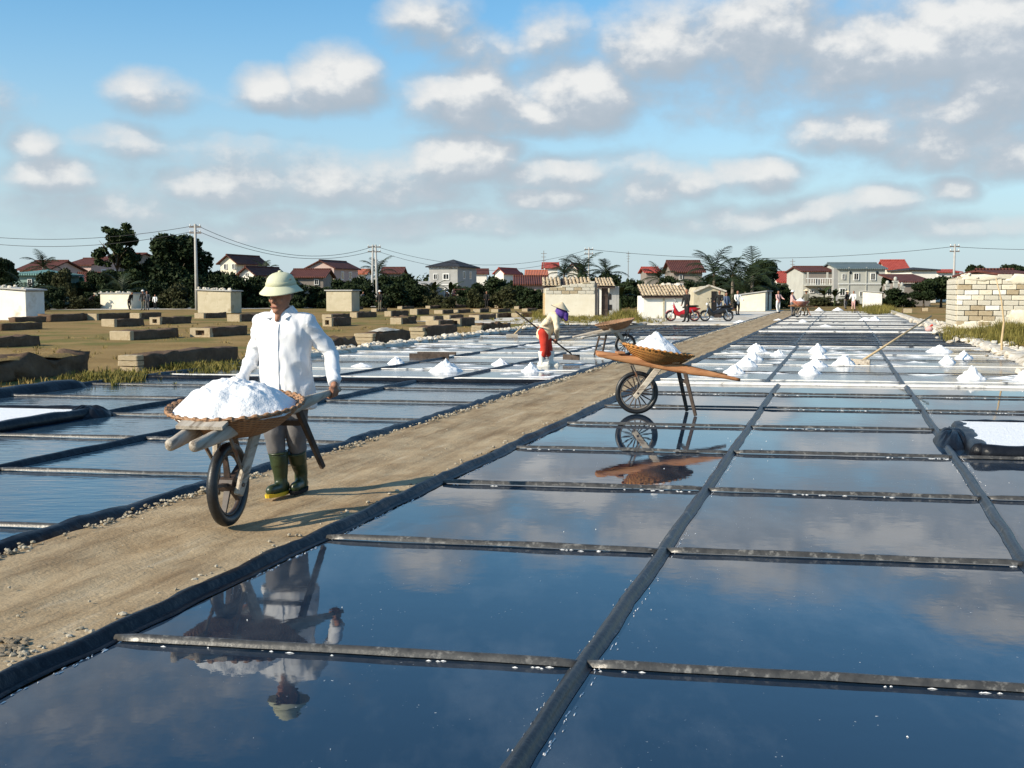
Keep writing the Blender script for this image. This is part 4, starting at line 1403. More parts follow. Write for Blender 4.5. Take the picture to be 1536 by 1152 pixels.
# ------------------------------------------------------------------ vegetation
def leaf_cloud(lobes, n, size, seed, shell=.55, droop=0.0):
    """leaf-sized faces spread through ellipsoid lobes (cx,cy,cz,rx,ry,rz)"""
    g = np.random.default_rng(seed)
    wts = np.array([l[3] * l[4] * l[5] for l in lobes]) ** .75
    wts /= wts.sum()
    idx = g.choice(len(lobes), n, p=wts)
    lb = np.array(lobes)[idx]
    d = g.normal(size=(n, 3))
    d /= np.linalg.norm(d, axis=1)[:, None]
    r = shell + (1 - shell) * g.random(n) ** .6
    r = np.where(g.random(n) < .2, g.random(n), r)
    # clumps: push radius by a coarse random field on the lobe
    ph = g.random((len(lobes), 3, 3)) * 6.28
    bump = np.zeros(n)
    for k in range(3):
        f = np.array([[3.1, 2.3, 2.7], [5.2, 4.1, 6.3], [8.3, 9.1, 7.7]])[k]
        bump += np.sin(d * f + ph[idx, k]).sum(1) / (3 * (k + 1))
    r = r * (1 + .20 * bump)
    c = lb[:, :3] + d * lb[:, 3:6] * r[:, None]
    a = g.normal(size=(n, 3))
    a[:, 2] -= droop
    a /= np.linalg.norm(a, axis=1)[:, None]
    b = np.cross(a, g.normal(size=(n, 3)))
    b /= np.linalg.norm(b, axis=1)[:, None]
    s = size * (.6 + .8 * g.random(n))[:, None]
    v = np.stack([c - a * s * .5, c + b * s * .28, c + a * s * .5, c - b * s * .28], 1).reshape(-1, 3)
    me = bpy.data.meshes.new('crown')
    me.vertices.add(4 * n)
    me.vertices.foreach_set('co', v.ravel())
    me.loops.add(4 * n)
    me.loops.foreach_set('vertex_index', np.arange(4 * n))
    me.polygons.add(n)
    me.polygons.foreach_set('loop_start', np.arange(n) * 4)
    me.polygons.foreach_set('loop_total', np.full(n, 4))
    me.update()
    me.validate()
    return me


def branchy(h, spread, seed, n=7, r0=.18, fork=.45):
    r2 = random.Random(seed)
    m_ = MB()
    m_.tube([(0, 0, -.1), (.05 * h * r2.uniform(-.3, .3), 0, h * .35), (.04 * h * r2.uniform(-1, 1), .03 * h * r2.uniform(-1, 1), h * .85)], [r0, r0 * .75, r0 * .2], 8)
    for k in range(n):
        a = 6.283 * k / n + r2.uniform(-.3, .3)
        z0 = h * (fork + .3 * r2.random())
        q = Vector((math.cos(a) * spread, math.sin(a) * spread, h * r2.uniform(.7, .95)))
        m_.tube([(0, 0, z0), (q.x * .5, q.y * .5, z0 + (q.z - z0) * .6), q], [r0 * .45, r0 * .3, r0 * .1], 6)
    return m_.mesh('trunk', True)


def lobes_for(w, h0, h1, n, seed, k=.42):
    r2 = random.Random(seed)
    out = []
    for i in range(n):
        a = r2.random() * 6.283
        t = r2.random()
        z = h0 + (h1 - h0) * (.2 + .65 * t)
        rr = w / 2 * (1 - .45 * t) * math.sqrt(r2.random()) * .75
        s = w * k * r2.uniform(.5, .85) * .6
        out.append((rr * math.cos(a), rr * math.sin(a), z, s, s, s * r2.uniform(.6, .85)))
    return out


def protos():
    d = {}
    d['dense'] = (leaf_cloud(lobes_for(8, 1.2, 8, 34, 2, .36) + lobes_for(6.5, 1.5, 7, 8, 21, .5), 19000, .46, 3, .4), branchy(6, 2.2, 4, r0=.3), 'leaf_dark', 8.0, 8.0)
    d['round'] = (leaf_cloud(lobes_for(5, 1.0, 5, 20, 5, .40) + lobes_for(4, 1.0, 4.4, 4, 22, .5), 8000, .36, 6, .4), branchy(4, 1.2, 7, r0=.16), 'leaf_mid', 5.0, 5.0)
    d['bush'] = (leaf_cloud(lobes_for(5, 0.1, 3, 18, 8, .40) + [(x, 0, .6, 1.1, 1.1, .7) for x in (-1.8, 0, 1.8)], 7500, .32, 9, .3), branchy(2, 1.2, 10, r0=.08, fork=.1), 'leaf_dark', 5.0, 3.2)
    d['scrub'] = (leaf_cloud(lobes_for(4, 0.1, 2, 8, 11, .5) + [(x, 0, .4, .9, .9, .5) for x in (-1.4, 0, 1.4)], 3600, .30, 12, .3), branchy(1.5, 1.0, 13, r0=.06, fork=.1), 'leaf_olive', 4.2, 2.2)
    r2 = random.Random(14)
    air = []
    for i in range(36):
        a, t = r2.random() * 6.283, r2.random()
        rr = 2.2 * (1 - .35 * t) * math.sqrt(r2.random())
        s = r2.uniform(.38, .85)
        air.append((rr * math.cos(a), rr * math.sin(a), 4.2 + 5.0 * t, s, s, s * .8))
    d['airy'] = (leaf_cloud(air, 9000, .34, 15, .2, .5), branchy(9, 1.7, 16, n=11, r0=.16, fork=.35), 'leaf_mid', 4.6, 10.0)
    return d


PROTO = protos()


def tree(kind, name, label, px, ytop, Y, wpx=None, group=None, rz=None, cat='tree', tint=None):
    crown, trunk, lm, w0, h0 = PROTO[kind]
    lm = tint or lm
    p = D(px, 440, Y)
    h = D(px, ytop, Y).z
    sz = h / h0
    sx = (wpx * Y / F / w0) if wpx else sz
    t = thing(name, label, cat, (p.x, Y, 0), rnd.uniform(0, 6.28) if rz is None else rz, group)
    t.scale = (sx, sx, sz)
    key = ('crown', kind, lm)
    if key not in M:
        m2 = crown.copy()
        m2.materials.append(M[lm])
        M[key] = m2
    link('crown', M[key], None, t)
    if not trunk.materials:
        trunk.materials.append(M['bark'])
    link('trunk', trunk, None, t)
    return t


def palm_parts(seed, nf=18, fl=2.6):
    r2 = random.Random(seed)
    m_ = MB()
    for k in range(nf):
        a = k * 2.399 + r2.uniform(-.2, .2)
        e = R(76 - 96 * (k / nf) + r2.uniform(-8, 8))
        L = fl * r2.uniform(.85, 1.1)
        pts = []
        p = Vector((0, 0, 0))
        for i in range(9):
            pts.append(p.copy())
            d = Vector((math.cos(a) * math.cos(e), math.sin(a) * math.cos(e), math.sin(e)))
            p += d * L / 8
            e -= R(5 + 1.8 * i)
        m_.tube(pts, [.035 * (1 - i / 9.5) for i in range(9)], 4)
        sd = Vector((-math.sin(a), math.cos(a), 0))
        for i in range(2, 28):
            t = i / 28 * 8
            j = min(int(t), 7)
            q = pts[j].lerp(pts[j + 1], t - j)
            ax = (pts[j + 1] - pts[j]).normalized()
            ll = L * .27 * math.sin(math.pi * min(.97, .10 + i / 31)) + .08
            for sg in (-1, 1):
                tip = q + (sd * sg * .70 + ax * .75 + Vector((0, 0, -.30 + r2.uniform(-.2, .2)))).normalized() * ll
                wv = ax * .040
                m_.add([q - wv, q + wv, tip + wv * .2, tip - wv * .2], [(0, 1, 2, 3)])
    return m_.mesh('crown')


PALM = [palm_parts(1, 13, 2.9), palm_parts(2, 12, 2.7), palm_parts(3, 14, 3.0)]
for m_ in PALM:
    m_.materials.append(M['palm_leaf'])


def palm(label, px, ytop, Y, k, fl=1.0, group='palms behind the huts', lean=.0):
    p = D(px, 440, Y)
    h = D(px, ytop, Y).z - 1.75 * fl
    t = thing('palm_tree', label, 'palm', (p.x, Y, 0), rnd.uniform(0, 6.28), group)
    m_ = MB()
    pts = [(lean * (z / h) ** 2 * h * .15, 0, z) for z in [h * i / 8 for i in range(9)]]
    m_.tube(pts, [.20 - .07 * i / 8 for i in range(9)], 8)
    link('trunk', m_.mesh('trunk', True), 'palm_bark', t)
    c = link('crown', PALM[k % 3], None, t)
    c.location = pts[-1]
    c.scale = (fl,) * 3
    return t


tree('dense', 'broadleaf_tree', 'big dark round-crowned tree beside the tall bare pole', 268, 346, 120, 118)
tree('airy', 'airy_tree', 'tall airy tree with gaps of sky in its crown', 177, 324, 124, 68)
tree('dense', 'broadleaf_tree', 'dark tree behind the white stone-topped hut', 2, 382, 112, 62)
tree('round', 'small_tree', 'small rounded tree between teal house and grey shed', 96, 400, 112, 44, tint='leaf_olive')
tree('round', 'small_tree', 'leafy tree behind the small block hut', 196, 400, 118, 60)
tree('round', 'small_tree', 'leafy tree shading the brown gabled house', 162, 402, 114, 50, tint='leaf_dark')
tree('dense', 'broadleaf_tree', 'dark bushy tree right of the tall palms', 1146, 386, 118, 62)
tree('dense', 'broadleaf_tree', 'dark tree rising behind the ruin beside the pole', 1462, 394, 110, 48)
tree('dense', 'broadleaf_tree', 'dark tree over the pale roof behind the ruin', 1520, 393, 120, 60)
tree('round', 'small_tree', 'small dark tree behind the roof of the balcony house', 1240, 394, 170, 40, tint='leaf_dark')
tree('round', 'small_tree', 'dark tree beside the red-roofed narrow house', 1330, 412, 132, 26, tint='leaf_dark')
tree('round', 'small_tree', 'dark tree against the wall of the brown barn', 1412, 412, 116, 66, tint='leaf_dark')
tree('round', 'small_tree', 'dark tree between the barn and the ruin', 1386, 420, 114, 46, tint='leaf_dark')
tree('bush', 'bush', 'dark bush at the foot of the narrow red-roofed house', 1340, 432, 118, 60)
for px, yt, Y, w, kd, lab in [(74, 404, 116, 46, 'round', 'dark tree right of the teal-roofed house'), (122, 420, 122, 44, 'round', 'dark tree beside the grey shed'), (142, 404, 126, 40, 'round', 'dark tree under the brown gabled house'),
                              (206, 392, 128, 44, 'round', 'dark tree between airy tree and big dark tree'), (232, 384, 126, 50, 'dense', 'dark tree touching the left of the big dark tree'), (326, 404, 124, 44, 'round', 'dark tree right of the tall bare pole')]:
    tree(kd, 'small_tree', lab, px, yt, Y, w, 'dark trees around the houses', tint='leaf_dark')
HEDGE = 'dark bush in the hedge behind the dry field'
gb = 'hedge bushes behind the field'
rh = random.Random(31)
for px, yt, Y, w, kd in [(236, 420, 112, 74, 'bush'), (290, 412, 116, 90, 'bush'), (338, 408, 118, 80, 'bush'), (372, 418, 112, 80, 'bush'), (318, 424, 106, 70, 'bush'), (258, 428, 106, 64, 'scrub'),
                         (405, 412, 118, 70, 'bush'), (446, 424, 112, 70, 'bush'), (478, 428, 110, 60, 'bush'), (545, 424, 116, 60, 'bush'), (575, 412, 126, 62, 'bush'), (603, 410, 132, 70, 'bush'),
                         (590, 424, 114, 70, 'bush'), (628, 426, 118, 54, 'bush'), (646, 436, 118, 40, 'scrub'), (716, 424, 128, 50, 'bush'), (744, 416, 136, 64, 'bush'), (772, 420, 130, 54, 'bush'), (798, 432, 104, 54, 'bush'),
                         (754, 432, 112, 60, 'scrub'), (716, 436, 112, 40, 'scrub'), (936, 424, 110, 40, 'bush'), (950, 418, 118, 50, 'bush'), (1002, 414, 122, 60, 'bush'), (1040, 420, 112, 60, 'bush'),
                         (1076, 412, 112, 74, 'bush'), (1108, 412, 110, 70, 'bush'), (1138, 416, 108, 70, 'bush'), (1168, 424, 112, 50, 'bush'), (82, 428, 104, 44, 'bush'), (50, 440, 92, 40, 'scrub'), (120, 446, 104, 50, 'scrub'),
                         (880, 412, 120, 70, 'bush'), (915, 408, 124, 70, 'bush'), (690, 428, 150, 40, 'bush'), (1236, 446, 128, 60, 'scrub'), (1272, 448, 126, 40, 'scrub'), (512, 418, 128, 60, 'bush'), (654, 444, 112, 34, 'scrub'), (670, 446, 110, 34, 'scrub'),
                         (352, 412, 110, 84, 'bush'), (392, 414, 112, 80, 'bush'), (432, 418, 108, 70, 'bush'), (540, 414, 124, 60, 'bush'), (618, 418, 124, 54, 'bush'), (700, 432, 118, 50, 'bush'), (782, 428, 116, 50, 'bush'), (60, 436, 100, 50, 'bush'), (140, 438, 106, 50, 'bush')]:
    where = [w_ for lim, w_ in ((150, 'beside the dirt road'), (300, 'below the big dark tree'), (352, 'behind the beige stained hut'), (420, 'left of the pith helmet'), (484, 'right behind the walking man'), (556, 'behind the narrow stained hut'),
                                (610, 'around the double pole'), (660, 'left of the grey villa'), (735, 'right of the grey villa'), (830, 'beside the maroon-roofed house'), (960, 'behind the large tiled hut'), (1050, 'left of the tall palms'),
                                (1180, 'under the tall palms'), (2000, 'before the grey-green house')) if px < lim][0]
    tree(kd, 'bush', ('dark hedge bush ' if kd == 'bush' else 'low olive scrub ') + where, px, yt, Y, w, gb if kd == 'bush' else 'scrub before the hedge', cat='bush')
for lab, px, yt, Y, k, fl in [('lone palm behind the teal-roofed house', 66, 378, 132, 0, 1.0), ('palm behind the pith helmet of the man', 398, 389, 150, 1, 1.0), ('palm beside the double power pole', 567, 388, 140, 2, 1.0),
                              ('palm left of the pole behind the large tiled hut', 846, 389, 135, 0, 1.0), ('broad palm right behind the pole by the tiled hut', 872, 384, 125, 2, 1.15), ('palm to the right of the pole by the tiled hut', 909, 387, 128, 1, 1.05),
                              ('short palm beside the red-roofed house', 988, 396, 135, 0, .95), ('tall palm nearest the brown-roofed house', 1071, 377, 108, 2, 1.15), ('middle palm of the three tall palms', 1099, 380, 106, 1, 1.05), ('palm against the dark bushy tree', 1128, 378, 104, 0, 1.2),
                              ('small palm over the small block hut', 184, 408, 108, 1, 1.15), ('low palm in front of the teal house', 38, 414, 92, 0, .9), ('low palm in the shade of tall palms', 1060, 404, 102, 0, 1.0), ('low palm under the dark bushy tree', 1118, 404, 98, 2, 1.1)]:
    palm(lab, px, yt, Y, k, fl)

# banana plants: large paddle leaves
def banana(label, px, yb, h, seed):
    p = G(px, yb)
    t = thing('banana_plant', label, 'plant', (p.x, p.y, 0), 0, 'banana plants by the houses')
    r2 = random.Random(seed)
    m_ = MB(); m_.tube([(0, 0, 0), (0, 0, h * .5)], [.14, .08], 8); m_.build('stem', 'leaf_mid', t)
    for k in range(8):
        a, e, L = k * 2.4 + r2.random(), R(r2.uniform(35, 80)), h * r2.uniform(.55, .75)
        q, pts = Vector((0, 0, h * .45)), []
        for i in range(7):
            pts.append(q.copy())
            q += Vector((math.cos(a) * math.cos(e), math.sin(a) * math.cos(e), math.sin(e))) * L / 6
            e -= R(13)
        sd = Vector((-math.sin(a), math.cos(a), .1))
        vs = []
        for i, q in enumerate(pts):
            wv = L * .13 * math.sin(math.pi * (.08 + .9 * i / 6.5))
            vs += [q - sd * wv + Vector((0, 0, -.05)), q, q + sd * wv + Vector((0, 0, -.05))]
        fs = []
        for i in range(6):
            fs += [(3 * i, 3 * i + 3, 3 * i + 4, 3 * i + 1), (3 * i + 1, 3 * i + 4, 3 * i + 5, 3 * i + 2)]
        m_ = MB(); m_.add(vs, fs); m_.build('leaf', 'leaf_mid', t, smooth=True)


for q, (lab, px, yb, h) in enumerate([('banana plant below the windows of the grey villa', 650, 457, 3.2), ('banana plant beside the door of the grey villa', 676, 458, 3.2), ('banana plant in front of the balcony house', 1236, 458, 2.6),
                                      ('banana plant in front of the grey-green house', 1252, 459, 2.2), ('banana plant behind the dark plank door hut', 930, 466, 2.4), ('banana plant by the maroon-roofed house', 806, 458, 2.6)]):
    banana(lab, px, yb, h, q)

# the wood on the horizon reads as one mass
lob = []
r2 = random.Random(77)
for i in range(150):
    Y = r2.uniform(255, 330)
    px = -350 + 2300 * i / 149 + r2.uniform(-8, 8)
    h = r2.uniform(2.0, 4.2)
    lob.append(((px - 768) / F * Y, Y, h * .6, r2.uniform(4, 8), 4, h))
wood = leaf_cloud(lob, 42000, 1.1, 5, .3)
link('distant_wood', wood, 'leaf_dark', label='low dark belt of trees on the horizon behind the houses', cat='wood', kind='stuff')

# grass tufts
def tufts(name, spots, mt, label, seed, hh=.14, blades=9, spread=.06):
    g = random.Random(seed)
    vs, fs = [], []
    for (p, s) in spots:
        for k in range(blades):
            a = g.random() * 6.283
            b = p + Vector((math.cos(a), math.sin(a), 0)) * g.random() * spread * s
            lean = Vector((math.cos(a), math.sin(a), 0)) * hh * s * g.uniform(.15, .75)
            hv = Vector((0, 0, hh * s * g.uniform(.5, 1.1)))
            w = Vector((-math.sin(a), math.cos(a), 0)) * (.010 * min(s, 1.4))
            n0 = len(vs)
            vs += [b - w, b + w, b + w * .7 + lean * .4 + hv * .6, b - w * .7 + lean * .4 + hv * .6, b + lean + hv]
            fs += [(n0, n0 + 1, n0 + 2, n0 + 3), (n0 + 3, n0 + 2, n0 + 4)]
    me = bpy.data.meshes.new(name)
    me.from_pydata([tuple(v) for v in vs], [], fs)
    return link(name, me, mt, label=label, cat='grass', kind='stuff')


g = random.Random(9)
sp = []
for i in range(300):
    a = g.random()
    if nz((a * 30, 0, 0), 1.0, 3) < -.1:
        continue
    sp.append((G(95 + 275 * a + g.gauss(0, 10), 576 - 24 * a + g.gauss(-4, 4), .0), g.uniform(.3, .95)))
for i in range(200):
    sp.append((G(g.gauss(165, 28), 570 + g.gauss(0, 4), 0), g.uniform(.4, 1.25)))
for i in range(260):
    sp.append((G(g.gauss(310, 32), 553 + g.gauss(0, 3), 0), g.uniform(.4, 1.2)))
tufts('grass', sp, 'grass', 'yellow-green grass tufts along the pan edge', 4)
sp = []
for i in range(1700):
    u, v = g.uniform(4, 60), V_L - .4 - g.random() ** 2 * 18
    if nz((u, v, 0), .22, 4) > .0:
        sp.append((P(u, v, 0), g.uniform(.5, 1.3)))
tufts('grass', sp, 'straw_grass', 'dry straw grass scattered over the brown field', 5, .10, 8, .12)
sp = []
for i in range(420):
    sp.append((G(g.gauss(890, 50), 480 + g.gauss(0, 3.2), 0), g.uniform(.5, 2.0)))
for i in range(120):
    sp.append((G(g.gauss(937, 8), 479 + g.gauss(0, 1.5), 0), g.uniform(2.5, 5)))
for i in range(110):
    sp.append((G(g.uniform(800, 845), 473 + g.gauss(0, 3), 0), g.uniform(1, 3)))
tufts('grass', sp, 'grass', 'rough grass in front of the large tiled hut', 6, .13, 18, .12)
sp = []
for i in range(520):
    x = 1418 + 135 * g.random()
    sp.append((G(x, 503 + (x - 1418) * .07 + g.gauss(0, 4), 0), g.uniform(.6, 2.6)))
for i in range(200):
    sp.append((G(g.gauss(1515, 16), 506 + g.gauss(0, 4), 0), g.uniform(1.5, 4.8)))
tufts('grass', sp, 'grass', 'rough weeds along the foot of the ruined wall', 7, .13, 20, .11)
sp = []
for i in range(220):
    sp.append((G(g.gauss(1318, 12), 467 + g.gauss(0, 2.5), 0), g.uniform(1.5, 5)))
tufts('grass', sp, 'grass', 'weedy mound beside the small bright white hut', 8, .13, 20, .12)

# ------------------------------------------------------------------ power poles, cables, antennas
def pole(label, px, ytop, Y, r=.14, twin=False, arm=1.0):
    b = D(px, 440, Y)
    h = D(px, ytop, Y).z
    t = thing('power_pole', label, 'pole', (b.x, Y, 0))
    for dx in ((-.28, .28) if twin else (0,)):
        m_ = MB(); m_.tube([(dx, 0, 0), (dx * .55, 0, h)], [r, r * .65], 10); m_.build('post', 'concrete', t, smooth=True)
    for z in (h - .25, h - .75):
        m_ = MB(); m_.box((0, 0, z), (arm, .12, .12)); ca = m_.build('crossarm', 'steel', t)
        for x in (-arm / 2 + .08, arm / 2 - .08):
            m_ = MB(); m_.tube([(x, 0, z + .06), (x, 0, z + .16), (x, 0, z + .24)], [.03, .06, .03], 8); m_.build('insulator', 'trim_white', ca)
    if twin:
        for z in (1.2, h * .45):
            m_ = MB(); m_.box((0, 0, z), (.7, .16, .16)); m_.build('tie_beam', 'concrete', t)
    return t


pole('tall bare concrete pole beside the beige stained hut', 295, 336, 97, .16)
pole('double concrete pole standing among the hedge bushes', 562, 367, 122, .15, True, 1.4)
pole('thin pole rising behind the large tiled hut', 883, 371, 130, .12)
pole('thin pole with crossarm behind the ruined wall', 1430, 366, 118, .14)


def cable(label, a, b, sag, r=.022, n=22):
    m_ = MB()
    pts = []
    for i in range(n + 1):
        t = i / n
        p = a.lerp(b, t)
        p.z -= sag * 4 * t * (1 - t)
        pts.append(p)
    m_.tube(pts, r, 5)
    m_.build('power_cable', 'cable', label=label, cat='cable', group='overhead power cables')


pA, pB, pC, pD = D(295, 338, 97), D(562, 369, 122), D(883, 374, 130), D(1430, 370, 118)
pL, pR = D(-150, 335, 110), D(1800, 360, 118)
for k, dz in enumerate((0, -.45)):
    z = Vector((0, 0, dz))
    hi = 'upper' if k == 0 else 'lower'
    cable(hi + ' cable leaving the tall bare pole over the airy tree', pL + z, pA + z, 1.35 + .2 * k)
    cable(hi + ' cable from the tall bare pole to the double pole', pA + z, pB + z, 1.75 - .2 * k)
    cable(hi + ' cable from the double pole to the thin hut pole', pB + z, pC + z, 1.9 + .15 * k, .018)
cable('cable from the thin hut pole to the pole behind the ruin', pC, pD, 1.1, .022)
cable('cable running on from the pole behind the ruin', pD, pR, .6, .022)
for lab, px, yt, Y in (('antenna mast over the tall white red-roofed house', 815.5, 376, 200), ('faint lattice antenna mast behind the hedge', 942, 377, 260), ('thin antenna mast behind the broad red roof', 1188, 388, 220)):
    b = D(px, 440, Y)
    h = D(px, yt, Y).z
    t = thing('antenna_mast', lab, 'antenna', (b.x, Y, 0))
    m_ = MB(); m_.tube([(0, 0, 0), (0, 0, h)], [.12, .05], 6); m_.build('mast', 'steel', t)
    for q in range(4):
        m_ = MB(); m_.beam((-.5 + .08 * q, 0, h - .5 - q * .6), (.5 - .08 * q, 0, h - .5 - q * .6), .07, .07); m_.build('rung', 'steel', t)

# ------------------------------------------------------------------ wheelbarrows, baskets, salt
AX = .275                       # axle height


def beam_z(x):
    return .77 - (.50 - x) * .1773


def beam_y(x):
    pts = [(.52, .075), (.1, .115), (-.1, .125), (-.5, .225), (-.8, .29), (-1.24, .36)]
    for (a, ya), (b, yb) in zip(pts[:-1], pts[1:]):
        if x >= b:
            return ya + (yb - ya) * (a - x) / (a - b)
    return pts[-1][1]


def barrow(label, contact, yaw, pitch, wood, legwood, spokes, group='wooden wheelbarrows', spoke_w=.010, tyre_r=.030, lx=0.0):
    mw = Matrix.Translation(contact) @ Matrix.Rotation(yaw, 4, 'Z') @ Matrix.Translation((0, 0, AX)) @ Matrix.Rotation(pitch, 4, 'Y') @ Matrix.Translation((0, 0, -AX))
    t = thing('wheelbarrow', label, 'wheelbarrow', mw=mw, group=group)
    t.matrix_world = mw
    for sg in (-1, 1):
        m_ = MB()
        rr = []
        for x, w, h in [(.52, .045, .050), (.505, .062, .072), (.40, .066, .080), (.2, .060, .10), (-.1, .056, .112), (-.4, .055, .115), (-.65, .055, .105), (-.85, .05, .08), (-1.0, .046, .056), (-1.18, .044, .046), (-1.235, .038, .040)]:
            c = Vector((x, sg * beam_y(x), beam_z(x) + .008 * nz((x * 3, sg, 0), 1, 3)))
            ring = []
            for k in range(12):
                a = 6.283 * k / 12
                ca, sa = math.cos(a), math.sin(a)
                f = .82 if h > .07 else 1.0
                ring.append(c + Vector((0, math.copysign(abs(ca) ** f, ca) * w / 2, math.copysign(abs(sa) ** f, sa) * h / 2)) * (1 + .05 * nz((x * 6, ca, sa), 1.5, sg)))
            rr.append(ring)
        m_.rings(rr)
        m_.build('beam', wood, t, smooth=True)
        m_ = MB()
        m_.beam((-.27, sg * .150, .62), (.035, sg * .075, .215), .042, .085, .036, .070)
        link('fork', bevel(m_.mesh('fork'), .008), wood if wood != 'wood_new' else 'wood_grey', t)
        m_ = MB()
        m_.tube([(.10, sg * .105, .69), (-.045, sg * .085, .37)], .013, 6)
        m_.build('strut', 'steel', t)
        m_ = MB()
        m_.beam((-.56 - lx, sg * beam_y(-.56 - lx) * .98, beam_z(-.56 - lx)), (-.70 - lx * 1.5, sg * (.285 + lx * .3), .005), .040, .050, .034, .040)
        link('leg', bevel(m_.mesh('leg'), .006), legwood, t)
    m_ = MB(); m_.beam((-.60 - lx, -.25, .42), (-.60 - lx, .25, .42), .03, .04); m_.build('stretcher', legwood, t)
    for x in (.22, -.05, -.45):
        m_ = MB()
        m_.box((x, 0, beam_z(x) + .066), (.09, 2 * beam_y(x) + .10, .022))
        m_.build('slat', wood, t)
    # wheel
    m_ = MB()
    m_.tube([(0, -.11, AX), (0, .11, AX)], .014, 8)
    m_.tube([(0, -.045, AX), (0, .045, AX)], .036 if spokes > 8 else .05, 12)
    wh = m_.build('wheel', 'dark_metal', t)
    m_ = MB(); m_.torus((0, 0, AX), (0, 1, 0), AX - tyre_r, tyre_r, 48, 10); m_.build('tyre', 'rubber', wh, smooth=True)
    m_ = MB(); m_.torus((0, 0, AX), (0, 1, 0), AX - tyre_r * 2.1, .014, 48, 8, squash=1.3); m_.build('rim', 'steel' if spokes > 8 else 'dark_metal', wh, smooth=True)
    for k in range(spokes):
        a = 6.283 * (k + .3) / spokes
        d = Vector((math.cos(a), 0, math.sin(a)))
        c = Vector((0, 0, AX))
        m_ = MB()
        r_ = AX - tyre_r * 2.1
        if spokes > 8:
            m_.tube([c + d * .03, c + d * .10, c + d * .15, c + d * r_], [.006, spoke_w, spoke_w, .006], 6)
        else:
            m_.beam(c + d * .03, c + d * r_, .022, .042, .018, .030, up=Vector((0, 1, 0)))
        m_.build('spoke', 'dark_metal', wh)
    return t, mw


def basket(label, mw, mt, rad=.45, h=.20, group='round woven baskets'):
    t = thing('basket', label, 'basket', group=group)
    t.matrix_world = mw
    m_ = MB()
    n = 48
    prof = [(.02, 0), (.14, .004), (.22, .015), (.30, .055), (.37, .11), (.42, .16), (.45, .20)]
    prof = [(r * rad / .45, z * h / .20) for r, z in prof]
    full = prof + [(r - .012, z + .006) for r, z in reversed(prof)]
    m_.rings([[Vector((r * math.cos(6.28319 * k / n), r * .94 * math.sin(6.28319 * k / n), z)) for k in range(n)] for r, z in full])
    m_.build('bowl', mt, t, smooth=True)
    m_ = MB()
    rr = []
    nn = 144
    for i in range(nn):
        a = 6.28319 * i / nn
        q = .013 + .005 * math.sin(i * 6.28319 / 4)
        c = Vector((rad * math.cos(a), rad * .94 * math.sin(a), h + .004 * math.sin(i * 6.28319 / 4 + 1.5)))
        d = Vector((math.cos(a), math.sin(a), 0))
        rr.append([c + d * q * math.cos(6.283 * j / 7) + Vector((0, 0, 1)) * q * math.sin(6.283 * j / 7) for j in range(7)])
    m_.rings(rr, closed=True)
    m_.build('rim', mt, t)
    return t


def heap_mesh(rx, ry, h, seed, n=40, m=16, power=1.15, rough=.06, z0=0.0, off=(0, 0), flare=0.0):
    vs = [(off[0], off[1], h + z0)]
    fs = []
    for i in range(1, m + 1):
        t = i / m
        for k in range(n):
            a = 6.28319 * k / n
            w = 1 + .16 * nz((math.cos(a) * 1.3, math.sin(a) * 1.3, seed), 1.4, seed) * t + .06 * nz((math.cos(a) * 3, math.sin(a) * 3, seed), 2, seed)
            x, y = rx * t * w * math.cos(a), ry * t * w * math.sin(a)
            z = h * (1 - t ** power) + rough * h * fbm((x / rx * 2, y / ry * 2, seed), 2.2, seed) * (1 - t * .6)
            if i == m:
                z = -.004
            vs.append((x + off[0] * (1 - t), y + off[1] * (1 - t), max(z, -.004) + z0))
    for k in range(n):
        fs.append((0, 1 + k, 1 + (k + 1) % n))
    for i in range(m - 1):
        b = 1 + i * n
        for k in range(n):
            fs.append((b + k, b + n + k, b + n + (k + 1) % n, b + (k + 1) % n))
    me = bpy.data.meshes.new('salt_heap')
    me.from_pydata(vs, [], fs)
    me.polygons.foreach_set('use_smooth', [True] * len(fs))
    return me


def basket_matrix(mw, dz=0.0):
    return mw @ Matrix.Translation((-.24, 0, .635 + dz)) @ Matrix.Rotation(R(-10), 4, 'Y')


# the man's laden barrow
wheel_pos = G(344, 789, .03)
MAN = Vector((G(432, 746).x, G(432, 746).y, .03))
fw = Vector((-.202, -1.05, 0)).normalized()
yaw1 = math.atan2(fw.y, fw.x)
BT, BM = barrow('wheelbarrow heaped with salt, pushed by the man in white shirt', wheel_pos, yaw1, R(16.5), 'wood_grey', 'wood_dark', 5, tyre_r=.036, lx=.10)
bm1 = basket_matrix(BM, -.10)
basket('old brown basket full of salt on the barrow pushed by the man', bm1, 'basket_old', .46, .19)
hp = link('salt_heap', heap_mesh(.430, .405, .185, 3, 90, 36, 2.1, .20, .168, (.05, 0)), 'salt', label='big white salt heap in the basket pushed by the man', cat='salt', group='salt loaded in baskets')
hp.matrix_world = bm1
# parked barrow in the near pan
BT2, BM2 = barrow('parked reddish wheelbarrow standing in the still pan with salt in its basket', G(955, 621, 0), R(182), 0, 'wood_new', 'wood_dark', 16)
bm2 = basket_matrix(BM2)
basket('orange-brown basket with salt on the parked reddish wheelbarrow', bm2, 'basket_new', .45, .185)
hp = link('salt_heap', heap_mesh(.385, .36, .27, 6, 60, 22, 1.05, .14, .135, (.06, 0)), 'salt', label='white salt heap in the basket of the parked reddish wheelbarrow', cat='salt', group='salt loaded in baskets')
hp.matrix_world = bm2
# second parked barrow with an empty basket
BT3, BM3 = barrow('weathered wheelbarrow with an empty basket across the path from parked one', G(938, 534, 0), R(14), 0, 'wood_grey', 'wood_dark', 14)
basket('empty dark basket on the weathered wheelbarrow', basket_matrix(BM3), 'basket_old', .48, .20)
